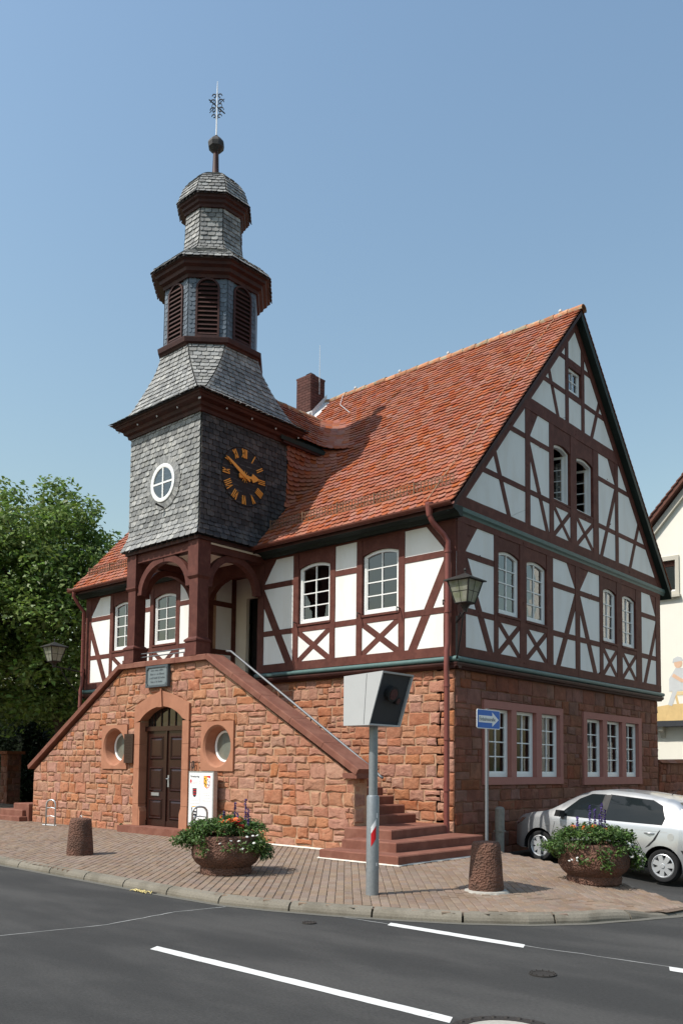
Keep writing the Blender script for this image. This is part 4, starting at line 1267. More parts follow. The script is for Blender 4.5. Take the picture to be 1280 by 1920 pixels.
# double door
ND = -.17
bk = fpoly('door_frame', FS, rect(DX0, DX1, .30, 3.0), -.46, ND - .05, 'door', stair)
fpoly('transom', FS, rect(DX0, DX1, 2.42, 2.52), ND - .06, ND + .045, 'door', stair)
tf = MB()
us = [DX0 + .02 + (DX1 - DX0 - .04) * i / 12 for i in range(13)]
fan = fpoly('fanlight', FS, [(DX0 + .02, 2.52), (DX1 - .02, 2.52)] + [(u, min(2.97, arc_z(u))) for u in us[::-1]], ND - .05, ND - .03, mat('fanlight_glass', (.012, .012, .012), .06, .1, 4, spec=.8), stair)
for i in range(1, 6):
    u = DX0 + (DX1 - DX0) * i / 6; fpoly('glazing_bar', FS, rect(u - .012, u + .012, 2.52, arc_z(u) - .01), ND - .03, ND - .005, 'door', fan)
for s in (0, 1):
    a, c = (DX0 + .03, SC - .006) if s == 0 else (SC + .006, DX1 - .03)
    d = fpoly('door_leaf', FS, rect(a, c, .32, 2.42), ND - .05, ND, 'door', stair)
    for z0, z1 in ((1.78, 2.30), (1.08, 1.62), (.46, .92)):
        V, F = [], []
        P0, P1, P2, P3 = rect(a + .12, c - .12, z0, z1), rect(a + .15, c - .15, z0 + .03, z1 - .03), rect(a + .17, c - .17, z0 + .05, z1 - .05), rect(a + .21, c - .21, z0 + .09, z1 - .09)
        for P, n in ((P0, ND - .002), (P1, ND + .028), (P2, ND + .004), (P3, ND + .02)):
            V += [FS.p(u, v, n) for u, v in P]
        for r in range(3):
            for i in range(4): F.append((r * 4 + i, r * 4 + (i + 1) % 4, r * 4 + 4 + (i + 1) % 4, r * 4 + 4 + i))
        F.append((12, 13, 14, 15))
        obj('door_panel', V, F, 'door', d)
    fpoly('kick_board', FS, rect(a, c, .32, .43), ND, ND + .018, 'door', d)
    if s == 0:
        fpoly('letter_slot', FS, rect(a + .22, a + .50, .98, 1.05), ND, ND + .022, 'steel', d)
        fpoly('name_plate', FS, rect(a + .30, a + .42, 1.30, 1.35), ND, ND + .012, 'signwhite', d)
    else:
        fpoly('astragal', FS, rect(SC - .025, SC + .025, .32, 2.42), ND, ND + .03, 'door', d)
        b = MB().tube([FS.p(a + .07, 1.36, ND), FS.p(a + .07, 1.36, ND + .06), FS.p(a + .16, 1.36, ND + .07)], .013, 6)
        b.add(*ext(FS, rect(a + .045, a + .095, 1.18, 1.44), ND, ND + .01)); b.build('door_handle', 'steel', d)
MB().box((-7.6, YF + .47, .1), (-5.2, YF + .55, 3.0)).build('passage_wall', 'void', stair)
# house number by the door
text_mesh('house_number', '10', .22, FS, -5.42, 1.60, .03, 'black', stair, 'LEFT', True)
# landing and flights
LZ = 3.25
MB().box((TL, YF + .385, 0.0), (TR, -.10, LZ)).build('landing', 'step', stair)
MB().box((RX0 + .02, -.10, 3.0), (RX1 - .02, PD, LZ + .003)).build('landing', 'step', stair)
n, rise, tread = 16, (LZ - .62) / 16, .272
def step_block(x0, x1, y0, y1, z, xb=None):
    xb = x1 if xb is None else xb
    e = .018
    V = []
    for zz, d in ((-.1, 0), (z - e, 0), (z, e)):
        V += [(x0 + d, y0 + d, zz), (x1 - d, y0 + d, zz), (xb - d, y1, zz), (x0 + d, y1, zz)]
    F = [(0, 1, 5, 4), (1, 2, 6, 5), (2, 3, 7, 6), (3, 0, 4, 7), (4, 5, 9, 8), (5, 6, 10, 9), (6, 7, 11, 10), (7, 4, 8, 11), (8, 9, 10, 11)]
    obj('step', V, F, 'step', stair)
for i in range(n - 1):
    z = .62 + rise * (i + 1)
    xn = -.85 - tread * i
    step_block(TR + .002 * i, xn, YF + .385, -.09, z)
    xm = 2 * SC - xn
    step_block(xm, TL - .002 * i, YF + .386, -.091, z)
step_block(-.64, 1.0, -3.0, -.06, .312)
step_block(-.52, .63, -2.58, -.055, .465)
step_block(-.84, .20, -2.16, -.05, .62, -.10)
step_block(-13.85, -12.02, -2.22, -.06, .29); step_block(-13.3, -12.10, -2.10, -.055, .455); step_block(-12.75, -11.95, -2.0, -.05, .62)
# pale sealant along the foot of the wall and the bottom step
def sealant(pts):
    P = []
    for a, c in zip(pts[:-1], pts[1:]):
        for i in range(14): P.append(np.array(a) + (np.array(c) - np.array(a)) * i / 14)
    P.append(np.array(pts[-1]))
    V = []
    for i, p in enumerate(P):
        d = P[min(i + 1, len(P) - 1)] - P[max(0, i - 1)]; d = d / np.linalg.norm(d); nn = np.array((d[1], -d[0]))
        w = random.uniform(.018, .05); z = walk_z(*p) + .006
        V += [(*(p - nn * .02), z + .022), (*(p + nn * w), z)]
    obj('wall_sealant', V, [(2 * i, 2 * i + 1, 2 * i + 3, 2 * i + 2) for i in range(len(P) - 1)], mat('pale_sealant', (.62, .58, .50), .9, .15, 20), stair)
sealant([(-3.3, YF - .02), (-.80, YF - .02)])
sealant([(-.66, -3.005), (1.0, -3.005), (1.005, -.1)])
# handrails
def rail(pts, posts):
    o = MB().tube(pts, .024, 8).build('handrail', mat('grey_handrail', (.16, .17, .18), .5, .1, 20, metal=.3), stair, True)
    for (x, y, z0, z1) in posts: MB().tube([(x, y, z0), (x, y, z1)], .014, 6).build('rail_post', 'black', o)
yr = YF + .44
rail([(-4.80, yr, 4.09), (-4.66, yr, 4.07), (-.70, yr, 1.60), (-.58, yr, 1.50), (-.52, yr, 1.47)], [(-3.9, yr, 3.05, 3.52), (-2.3, yr, 2.1, 2.57), (-.95, yr, 1.25, 1.77)])
for z in (4.12, 4.20): MB().tube([(-7.45, YF + .14, z), (-5.62, YF + .14, z)], .014, 6).build('balustrade_bar', mat('grey_balustrade', (.14, .15, .16), .5, .1, 20, metal=.3), stair)

# plaques
pq = empty('memorial_plaque', (-6.55, YF - .04, 3.38), 'grey framed inscription plaque above the arched door', 'plaque')
fpoly('plate', FS, rect(-6.93, -6.17, 3.40, 3.84), .0, .055, 'plaque', pq)
for P in (rect(-6.95, -6.15, 3.38, 3.425), rect(-6.95, -6.15, 3.815, 3.86), rect(-6.95, -6.905, 3.425, 3.815), rect(-6.195, -6.15, 3.425, 3.815)):
    fpoly('frame', FS, P, .0, .075, 'plaque_rim', pq)
for x, z in ((-6.90, 3.43), (-6.20, 3.43), (-6.90, 3.81), (-6.20, 3.81)):
    k = 10
    obj('corner_boss', [FS.p(x + .035 * math.cos(2 * math.pi * i / k), z + .035 * math.sin(2 * math.pi * i / k), n) for n in (.05, .08) for i in range(k)],
        [tuple(range(k, 2 * k))] + [(i, (i + 1) % k, k + (i + 1) % k, k + i) for i in range(k)], 'plaque_rim', pq)
b = MB()
for r, (a, c) in enumerate(((-6.78, -6.34), (-6.80, -6.30), (-6.84, -6.27), (-6.78, -6.36))):
    u = a
    v = 3.735 - r * .085
    while u < c:
        w = random.uniform(.012, .03); h_ = random.choice((.028, .028, .042))
        b.add(*ext(FS, rect(u, min(u + w, c), v, v + h_), .054, .0575)); u += w + random.choice((.008, .008, .03))
b.build('inscription', 'plaque_rim', pq)
p2 = empty('bronze_plaque', (-7.57, YF - .03, 1.68), 'tall narrow dark bronze plaque beside the door', 'plaque')
fpoly('plate', FS, rect(-7.74, -7.40, 1.70, 2.36), .02, .055, 'bronze', p2)
b = MB()
for r in range(9):
    u = -7.71
    while u < -7.47:
        w = random.uniform(.02, .04); b.add(*ext(FS, rect(u, u + w, 2.27 - r * .06, 2.295 - r * .06), .055, .058)); u += w + .012
b.build('raised_lettering', 'bronze', p2)

# ------------------------------------------------------------------ slate clock tower
TX, TY, TH = -6.54, -.68, 1.28
tower = empty('clock_tower', (TX, TY, 3.99), 'slate-clad clock tower on timber posts with octagonal belfry and weather vane', 'tower')
slates, slates_dark, slates_blue = [], [], []
# posts
for px in (-5.41, -7.67):
    py = YF + .14
    def sq(w, z0, z1, w2=None):
        w2 = w2 or w
        return ([(px - w / 2, py - w / 2, z0), (px + w / 2, py - w / 2, z0), (px + w / 2, py + w / 2, z0), (px - w / 2, py + w / 2, z0),
                 (px - w2 / 2, py - w2 / 2, z1), (px + w2 / 2, py - w2 / 2, z1), (px + w2 / 2, py + w2 / 2, z1), (px - w2 / 2, py + w2 / 2, z1)],
                [(0, 3, 2, 1), (4, 5, 6, 7), (0, 1, 5, 4), (1, 2, 6, 5), (2, 3, 7, 6), (3, 0, 4, 7)])
    b = MB()
    for a in ((.42, 3.985, 4.06), (.38, 4.06, 4.30), (.42, 4.30, 4.34), (.42, 4.34, 4.40, .29), (.285, 4.40, 5.66), (.29, 5.66, 5.72, .37), (.37, 5.72, 5.76), (.345, 5.76, 6.5)):
        b.add(*sq(*a))
    b.build('timber_post', 'timber', tower)
# curved braces and beams
def brace_poly(u0, z0, du, dz, w, k=10):
    outer = [(u0 + du * (1 - math.cos(t)), z0 + dz * math.sin(t)) for t in np.linspace(0, math.pi / 2, k)]
    inner = [(u0 + (du - 0) * (1 - math.cos(t)) + np.sign(du) * w * math.cos(t), z0 + dz * math.sin(t) - w * math.sin(t)) for t in np.linspace(0, math.pi / 2, k)]
    return outer + inner[::-1]
FT = Frame((0, YF + .05, 0), (1, 0, 0), (0, -1, 0))
fpoly('tie_beam', FT, rect(-7.84, -5.24, 6.30, 6.52), -.16, .04, 'timber', tower)
fpoly('curved_brace', FT, brace_poly(-7.50, 5.55, .95, .80, .15), -.12, .02, 'timber', tower)
fpoly('curved_brace', FT, brace_poly(-5.58, 5.55, -.95, .80, .15), -.12, .021, 'timber', tower)
for px, sgn in ((-5.41, 1), (-7.67, -1)):
    fr = Frame((px, 0, 0), (0, 1, 0), (1, 0, 0))
    fpoly('tie_beam', fr, rect(YF + .26, -.02, 6.31, 6.52), -.11, .11, 'timber', tower)
    fpoly('curved_brace', fr, brace_poly(YF + .30, 5.55, .80, .80, .15), -.07, .07, 'timber', tower)
    fpoly('curved_brace', fr, brace_poly(-.06, 5.55, -.80, .80, .15), -.07, .071, 'timber', tower)
MB().box((-7.8, YF + .10, 6.46), (-5.28, -.03, 6.50)).build('porch_soffit', 'cream', tower)
MB().box((TX - TH - .06, TY - TH - .06, 6.50), (TX + TH + .06, TY + TH - .1, 6.575)).build('sole_plate', 'cornice', tower)
# body core
MB().box((TX - TH + .015, TY - TH + .015, 6.56), (TX + TH - .015, TY + TH - .015, 9.62)).build('body_core', 'slate_shade', tower)
def corners(af, ad, z):
    y = math.sqrt(2) * ad - af
    return [(TX + af, TY - y, z), (TX + af, TY + y, z), (TX + y, TY + af, z), (TX - y, TY + af, z), (TX - af, TY + y, z), (TX - af, TY - y, z), (TX - y, TY - af, z), (TX + y, TY - af, z)]
FAC = [(0, 1), (1, 2), (2, 3), (3, 4), (4, 5), (5, 6), (6, 7), (7, 0)]   # +X, +X+Y, +Y, ... ; (7,0) faces the street corner
# square body with flared skirt: right face, front face, left face
prof_b = [(6.575, 1.415), (6.70, 1.375), (6.83, 1.325), (6.94, 1.292)] + [(6.94 + .121 * i, 1.284) for i in range(1, 21)]
def side_pts(f, z, h):
    if f == 0: return (TX + h, TY - h, z), (TX + h, TY + h, z)
    if f == 1: return (TX - h, TY - h, z), (TX + h, TY - h, z)
    return (TX - h, TY + h, z), (TX - h, TY - h, z)
for f in (0, 1, 2):
    Ls, Rs = zip(*[side_pts(f, z, h) for z, h in prof_b])
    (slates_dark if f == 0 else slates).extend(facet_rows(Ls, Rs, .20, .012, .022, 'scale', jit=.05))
# bell roof from square to octagon
bell = [(9.60, 1.68, 2.37), (9.66, 1.53, 2.15), (9.77, 1.42, 1.93), (9.98, 1.33, 1.745), (10.25, 1.25, 1.55), (10.52, 1.175, 1.37), (10.80, 1.11, 1.21), (11.17, 1.065, 1.09)]
def dense(prof, step):
    P = np.array(prof); S = np.concatenate([[0], np.cumsum(np.linalg.norm(np.diff(P[:, :2], axis=0), axis=1))])
    n = max(1, int(round(S[-1] / step)))
    return [tuple(np.interp(S[-1] * i / n, S, P[:, j]) for j in range(P.shape[1])) for i in range(n + 1)]
def roof_tier(prof, step, w, into, shape='scale', lift=.024):
    R = dense(prof, step)
    cs = [corners(af, min(ad, math.sqrt(2) * af - .001), z) for z, af, ad in R]
    for fi, (i, j) in enumerate(FAC):
        if fi in (2, 3): continue
        Ls = [c[i] for c in cs]; Rs = [c[j] for c in cs]
        into.extend(facet_rows(Ls, Rs, w, .010, lift, shape, phase=fi, jit=.05))
    # solid under the slates
    V = [v for c in [corners(af - .02, min(ad, math.sqrt(2) * af - .001) - .02, z) for z, af, ad in R] for v in c]
    F = [(r * 8 + i, r * 8 + (i + 1) % 8, r * 8 + 8 + (i + 1) % 8, r * 8 + 8 + i) for r in range(len(R) - 1) for i in range(8)]
    F += [tuple(range(8))[::-1], tuple((len(R) - 1) * 8 + i for i in range(8))]
    obj('roof_core', V, F, 'slate_shade', tower)
roof_tier(bell, .118, .17, slates)
def oct_ring(prof, m, name, ad=1.0):
    V = []
    for a, z in prof: V += corners(a, a, z)
    F = [(r * 8 + i, r * 8 + (i + 1) % 8, r * 8 + 8 + (i + 1) % 8, r * 8 + 8 + i) for r in range(len(prof) - 1) for i in range(8)]
    F += [tuple(range(8))[::-1], tuple((len(prof) - 1) * 8 + i for i in range(8))]
    return obj(name, V, F, m, tower)
# main eaves cornice (square)
def sq_ring(prof, m, name):
    V = []
    for h_, z in prof: V += [(TX - h_, TY - h_, z), (TX + h_, TY - h_, z), (TX + h_, TY + h_, z), (TX - h_, TY + h_, z)]
    F = [(r * 4 + i, r * 4 + (i + 1) % 4, r * 4 + 4 + (i + 1) % 4, r * 4 + 4 + i) for r in range(len(prof) - 1) for i in range(4)]
    F += [(3, 2, 1, 0), tuple((len(prof) - 1) * 4 + i for i in range(4))]
    return obj(name, V, F, m, tower)
sq_ring([(1.30, 9.28), (1.345, 9.29), (1.36, 9.36), (1.42, 9.39), (1.44, 9.46), (1.55, 9.50), (1.57, 9.55), (1.60, 9.56), (1.61, 9.60)], 'cornice', 'eaves_cornice')
oct_ring([(1.05, 11.10), (1.12, 11.11), (1.135, 11.15), (1.18, 11.17), (1.195, 11.26), (1.195, 11.28), (1.05, 11.34)], 'cornice', 'lower_cornice')
oct_ring([(1.05, 11.25), (1.05, 12.85)], 'slate_blue', 'belfry_drum')
oct_ring([(1.06, 12.70), (1.10, 12.71), (1.115, 12.78), (1.185, 12.82), (1.20, 12.90), (1.275, 12.94), (1.285, 13.00), (1.315, 13.02), (1.32, 13.06), (1.1, 13.1)], 'cornice', 'belfry_cornice')
roof_tier([(13.04, 1.375, 1.375), (13.16, 1.30, 1.30), (13.30, 1.15, 1.15), (13.42, .97, .97), (13.55, .80, .80), (13.68, .70, .70), (13.84, .655, .655), (14.05, .635, .635), (14.78, .62, .62)], .112, .16, slates)
oct_ring([(.63, 14.66), (.675, 14.67), (.685, 14.73), (.73, 14.76), (.74, 14.82), (.79, 14.85), (.80, 14.93), (.7, 14.96)], 'cornice', 'lantern_cornice')
roof_tier([(14.91, .845, .845), (15.02, .79, .79), (15.16, .755, .755), (15.34, .69, .69), (15.52, .57, .57), (15.67, .41, .41), (15.77, .24, .24), (15.81, .12, .12)], .10, .15, slates)
# belfry faces: slate scales either side of louvred openings
A = 1.05
fwid = A * math.tan(math.pi / 8)
for fi in range(8):
    t = fi * math.pi / 4
    N_ = np.array((math.cos(t), math.sin(t), 0)); U_ = np.array((-math.sin(t), math.cos(t), 0))
    fr = Frame((TX + A * N_[0], TY + A * N_[1], 0), U_, N_)
    if fi in (1, 2, 3): continue
    for u0, u1 in ((-fwid + .005, -.26), (.26, fwid - .005)):
        zs = [11.32 + .105 * i for i in range(15)]
        slates_blue.extend(facet_rows([fr.p(u0, z, .002) for z in zs], [fr.p(u1, z, .002) for z in zs], .2, .008, .012, 'round'))
    # the frame with its arched head, a black panel painting the unlit inside, and slats
    k = 10
    def arch(w, z0): return [(-w, z0)] + [(w, z0)] + [(w * math.cos(a), 12.46 + w * .95 * math.sin(a)) for a in np.linspace(0, math.pi, k)]
    V = [fr.p(u, v, n) for n in (.004, .05) for u, v in arch(.27, 11.32)] ; kk = k + 2
    V2 = [fr.p(u, v, .05) for u, v in arch(.225, 11.37)]; V3 = [fr.p(u, v, .006) for u, v in arch(.225, 11.37)]
    F = [(i, (i + 1) % kk, kk + (i + 1) % kk, kk + i) for i in range(kk)] + [(kk + i, kk + (i + 1) % kk, 2 * kk + (i + 1) % kk, 2 * kk + i) for i in range(kk)] + [(2 * kk + i, 2 * kk + (i + 1) % kk, 3 * kk + (i + 1) % kk, 3 * kk + i) for i in range(kk)]
    lv = obj('louvre_window', V + V2 + V3, F, 'cornice', tower)
    obj('black_backing', [fr.p(u, v, .012) for u, v in arch(.23, 11.36)], [tuple(range(kk))], 'void', lv)
    for s in range(12):
        z = 11.41 + s * .104
        w = .225 if z < 12.46 else .225 * math.sqrt(max(.05, 1 - ((z + .03 - 12.46) / (.225 * .95)) ** 2)) if z + .03 - 12.46 < .21 else 0
        if w < .08: continue
        V = [fr.p(-w, z - .03, .048), fr.p(w, z - .03, .048), fr.p(w, z + .035, .008), fr.p(-w, z + .035, .008), fr.p(-w, z - .018, .052), fr.p(w, z - .018, .052), fr.p(w, z + .048, .012), fr.p(-w, z + .048, .012)]
        obj('louvre_slat', V, [(0, 1, 2, 3)[::-1], (4, 5, 6, 7), (0, 1, 5, 4), (1, 2, 6, 5), (3, 0, 4, 7)], 'cornice', lv)
deal(slates, 'slate', 'slate', tower, 150)
deal(slates_dark, 'slate', 'slate_shade', tower, 110)
deal(slates_blue, 'slate', 'slate_blue', tower, 40)
# bulbs under the eaves
for i in range(5):
    u = -1.5 + i * .74
    for p in ((TX + u, TY - 1.50, 9.46), (TX + 1.50, TY + u, 9.46)):
        MB().lathe([(.008, .04), (.015, .022), (.019, 0), (.012, -.016)], p, 8).build('light_bulb', 'lead', tower, True)
# round window on the street face
wx, wz = -6.50, 7.97
FTf = Frame((0, TY - TH, 0), (1, 0, 0), (0, -1, 0))
k = 36
V, F = [], []
for r, n in ((.435, .01), (.435, .075), (.40, .085), (.345, .07), (.345, .03)):
    V += [FTf.p(wx + r * math.cos(2 * math.pi * i / k), wz + r * math.sin(2 * math.pi * i / k), n) for i in range(k)]
for r in range(4):
    for i in range(k): F.append((r * k + i, r * k + (i + 1) % k, (r + 1) * k + (i + 1) % k, (r + 1) * k + i))
tw = obj('round_window', V, F, 'white', tower, True, 40)
obj('window_back', [FTf.p(wx + .36 * math.cos(2 * math.pi * i / k), wz + .36 * math.sin(2 * math.pi * i / k), .034) for i in range(k)], [tuple(range(k))], 'void', tw)
for q_ in range(4):
    a0 = q_ * math.pi / 2
    tl_ = random.uniform(-.02, .02)
    P = [(0, 0)] + [(.352 * math.cos(a0 + math.pi / 2 * i / 8), .352 * math.sin(a0 + math.pi / 2 * i / 8)) for i in range(9)]
    obj('pane', [FTf.p(wx + u, wz + v, .052 + u * tl_ + v * .01) for u, v in P], [tuple(range(len(P)))], 'pane', tw)
fpoly('glazing_bar', FTf, rect(wx - .02, wx + .02, wz - .35, wz + .35), .048, .068, 'white', tw)
fpoly('glazing_bar', FTf, rect(wx - .35, wx + .35, wz - .02, wz + .02), .048, .067, 'white', tw)
for i in range(34):
    t0, t1 = 2 * math.pi * i / 34, 2 * math.pi * (i + .94) / 34
    r0, r1 = .43, .60 + random.uniform(-.012, .012)
    V = [FTf.p(wx + r * math.cos(t), wz + r * math.sin(t), n) for n_, (r, n) in enumerate(((r0, .058), (r1, .046))) for t in (t0, t1)]
    V += [FTf.p(wx + r1 * math.cos(t), wz + r1 * math.sin(t), .02) for t in (t0, t1)] + [FTf.p(wx + r0 * math.cos(t), wz + r0 * math.sin(t), .02) for t in (t0, t1)]
    obj('ring_slate', V, [(0, 1, 3, 2)[::-1], (2, 3, 5, 4)[::-1], (1, 7, 5, 3), (0, 2, 4, 6)], 'slate', tw)
MB().tube([FTf.p(wx + .02, 7.40, .02), FTf.p(wx + .02, 7.42, .14), FTf.p(wx - .05, 7.47, .20)], [.02, .02, .03], 8).build('flood_lamp', 'black', tower)
# clock on the side face
FC = Frame((TX + TH, TY - .07, 8.155), (0, 1, 0), (1, 0, 0))
k = 48
CR = .66
V = [FC.p(CR * math.cos(2 * math.pi * i / k), CR * math.sin(2 * math.pi * i / k), n) for n in (.01, .036) for i in range(k)]
clock = obj('clock_dial', V, [tuple(range(k, 2 * k))] + [(i, (i + 1) % k, k + (i + 1) % k, k + i) for i in range(k)],
            mat('charcoal_dial', (.022, .021, .022), .6, .35, 12, bump=.4, bscale=18, bdist=.01), tower)
pts = [FC.p(CR * math.cos(2 * math.pi * i / k), CR * math.sin(2 * math.pi * i / k), .04) for i in range(k + 1)]
MB().tube(pts, .010, 5).build('dial_ring', 'black', clock)
def dial_bar(b, r0, r1, off0, off1, ang, w):
    d = np.array((math.sin(ang), math.cos(ang))); s = np.array((d[1], -d[0]))
    a = d * r0 + s * off0; c = d * r1 + s * off1
    b.add(*ext(FC, strip(tuple(a), tuple(c), w), .044, .060))
ROM = {1: 'I', 2: 'II', 3: 'III', 4: 'IIII', 5: 'V', 6: 'VI', 7: 'VII', 8: 'VIII', 9: 'IX', 10: 'X', 11: 'XI', 12: 'XII'}
for hnum, s in ROM.items():
    b = MB()
    ang = hnum * math.pi / 6
    wd = {'I': .042, 'V': .075, 'X': .075}
    tot = sum(wd[c] for c in s); x = -tot / 2
    for c in s:
        m_ = x + wd[c] / 2
        if c == 'I': dial_bar(b, .43, .63, m_, m_, ang, .021)
        elif c == 'V': dial_bar(b, .43, .63, m_, m_ - .03, ang, .022); dial_bar(b, .43, .63, m_, m_ + .03, ang, .013)
        else: dial_bar(b, .43, .63, m_ + .03, m_ - .03, ang, .022); dial_bar(b, .43, .63, m_ - .03, m_ + .03, ang, .013)
        x += wd[c]
    b.build('numeral', 'orange', clock)
def hand(P, ang, n, name):
    c, s = math.cos(ang), math.sin(ang)
    Q = [(u * c + v * s, -u * s + v * c) for u, v in P]
    fpoly(name, FC, Q, n, n + .014, 'orange', clock)
hand([(-.022, -.16), (.022, -.16), (.036, 0), (.045, .12), (.03, .45), (.012, .62), (-.012, .62), (-.03, .45), (-.045, .12), (-.036, 0)], math.radians(300), .090, 'minute_hand')
hand([(-.05, -.17), (.05, -.17), (.03, 0), (.028, .20), (.10, .24), (.06, .33), (.0, .44), (-.06, .33), (-.10, .24), (-.028, .20), (-.03, 0)], math.radians(86), .070, 'hour_hand')
star = []
for i in range(24):
    r = (.15, .05)[i % 2]; star.append((r * math.sin(2 * math.pi * i / 24), r * math.cos(2 * math.pi * i / 24)))
fpoly('hub_star', FC, star, .062, .068, 'orange', clock)
# finial: post, ball, rod, scrolled vane
MB().lathe([(.16, 15.74), (.11, 15.84), (.085, 15.9), (.068, 16.5)], (TX, TY, 0), 10).build('finial_post', 'cornice', tower, True, 40)
MB().lathe([(.05, 16.46), (.12, 16.52), (.19, 16.60), (.205, 16.70), (.19, 16.75), (.12, 16.84), (.05, 16.88), (.04, 16.92)], (TX, TY, 0), 8, math.pi / 8).build('finial_ball', 'slate_shade', tower)
MB().tube([(TX, TY, 16.88), (TX, TY, 18.1), (TX, TY, 18.32)], [.02, .013, .006], 6).build('vane_rod', 'lead', tower)
MB().tube([(TX + .13, TY - .05, 16.62), (TX + .13, TY - .05, 16.2), (TX + .1, TY - .04, 15.82)], .006, 4).build('earth_wire', 'black', tower)
b = MB()
vd = np.array((.80, .60, 0)) * .9
def vp(a, z): return tuple(np.array((TX, TY, z)) + vd * a)
def scroll(a, z, r, t0, turns, sg=1):
    b.tube([vp(a + sg * r * (1 - .55 * i / 14) * math.cos(t0 + turns * i / 14), z + r * (1 - .55 * i / 14) * math.sin(t0 + turns * i / 14)) for i in range(15)], .013, 4)
for z, r in ((17.42, .06), (17.58, .085), (17.78, .085), (17.94, .06)):
    for sg in (-1, 1): scroll(sg * (r + .015), z, r, 0, 5.2, sg)
b.tube([vp(-.22, 17.86), vp(.22, 17.48)], .016, 4); b.tube([vp(-.2, 17.52), vp(.2, 17.86)], .010, 4)
b.tube([vp(-.14, 17.68), vp(0, 18.05), vp(.14, 17.68), vp(0, 17.30), vp(-.14, 17.68)], .008, 4)
b.build('weather_vane', 'black', tower)
# ------------------------------------------------------------------ foliage
def leaves(cent, n_per, rad, size, up=0.5, asp=0.5, droop=0.0):
    """leaf blades scattered round clump centres: arrays of verts and quads"""
    cent = np.asarray(cent, float)
    n = len(cent) * n_per
    c = np.repeat(cent, n_per, 0)
    d = rng.normal(0, 1, (n, 3)); d /= np.linalg.norm(d, axis=1)[:, None]
    r = rng.random(n) ** 0.45
    rad = np.asarray(rad, float)
    p = c + d * r[:, None] * (rad if rad.ndim else np.full(3, float(rad)))
    nrm = rng.normal(0, 1, (n, 3)); nrm[:, 2] = np.abs(nrm[:, 2]) + up; nrm += d * .5
    nrm /= np.linalg.norm(nrm, axis=1)[:, None]
    a = np.cross(nrm, rng.normal(0, 1, (n, 3))); a /= np.linalg.norm(a, axis=1)[:, None]
    a[:, 2] -= droop; a /= np.linalg.norm(a, axis=1)[:, None]
    b = np.cross(nrm, a)
    L = size * rng.uniform(.6, 1.3, n)[:, None]; W = L * asp
    mid = p + nrm * L * .12
    V = np.stack([p - a * L * .5, mid + b * W * .5, p + a * L * .5 - nrm * L * .1, mid - b * W * .5], 1).reshape(-1, 3)
    F = np.arange(n * 4).reshape(-1, 4)
    return V, F
def mesh_np(name, V, F, m, parent):
    me = bpy.data.meshes.new(name)
    org = ORG[parent] if parent is not None else np.zeros(3)
    me.vertices.add(len(V)); me.vertices.foreach_set('co', (V - org).astype(np.float32).ravel())
    k = F.shape[1]
    me.loops.add(F.size); me.loops.foreach_set('vertex_index', F.astype(np.int32).ravel())
    me.polygons.add(len(F)); me.polygons.foreach_set('loop_start', np.arange(0, F.size, k, dtype=np.int32))
    me.update(calc_edges=True); me.validate()
    me.materials.append(M[m])
    o = bpy.data.objects.new(name, me); C.objects.link(o)
    if parent is not None: o.parent = parent
    ORG[o] = org
    return o
def crown_centres(c, rad, n, hollow=.35, flat=0):
    out = []
    lob = [rng.normal(0, 1, 3) for _ in range(9)]
    lob = [l / np.linalg.norm(l) for l in lob]
    while len(out) < n:
        d = rng.normal(0, 1, 3); d /= np.linalg.norm(d)
        bump = .80 + .26 * max(max(0, float(d @ l)) ** 6 for l in lob)
        r = (hollow + (1 - hollow) * rng.random() ** .55) * bump
        p = np.array(c) + d * r * np.array(rad)
        out.append(p)
    return out
def tree(name, base, h, cc, rad, nclump, per, crad, size, label, m='leaf', tr=.28, group=None, cat='tree'):
    t = empty(name, base, label, cat, group)
    cen = crown_centres(cc, rad, nclump)
    b = MB()
    bz = np.array(base, float)
    top = np.array((cc[0], cc[1], cc[2]))
    pts = [bz + (top - bz) * s + np.array((math.sin(s * 5) * .12, math.cos(s * 4) * .1 - .1, 0)) for s in np.linspace(0, 1, 8)]
    pts[0] = bz - np.array((0, 0, .1))
    b.tube(pts, [tr * (1.25 if i == 0 else 1) * (1 - .09 * i) for i in range(8)], 10)
    b.build('trunk', 'bark', t, True)
    b = MB()
    for k in range(26):
        e = cen[int(rng.integers(len(cen)))]; s = rng.uniform(.45, .95); p0 = bz + (top - bz) * s
        mid = (p0 + e) / 2 + np.array((0, 0, rng.uniform(-.2, .4)))
        b.tube([p0, mid, e], [tr * .35 * (1.3 - s), tr * .2, .015], 6)
    b.build('limbs', 'bark', t, True)
    V, F = leaves(cen, per, (crad, crad, crad * .7), size, .6)
    tag(mesh_np('crown', V, F, m, t), kind='stuff')
    return t
tree('walnut_tree', (-18.6, 3.4, 0), 11, (-18.9, 1.9, 7.4), (4.4, 4.8, 5.0), 370, 150, .85, .21, 'broad leafy green tree standing beside the town hall')
tree('walnut_tree', (-24.5, 1.0, 0), 11, (-24.0, 0.0, 7.2), (4.3, 4.5, 4.6), 240, 120, .9, .23, 'leafy green tree set behind the broad tree, further from the town hall')
tree('walnut_tree', (-21.5, 10.5, 0), 11, (-21.5, 10.5, 6.3), (5.5, 5, 4.4), 200, 110, 1.0, .26, 'shaded tree growing behind the broad leafy tree', m='leaf_shade')
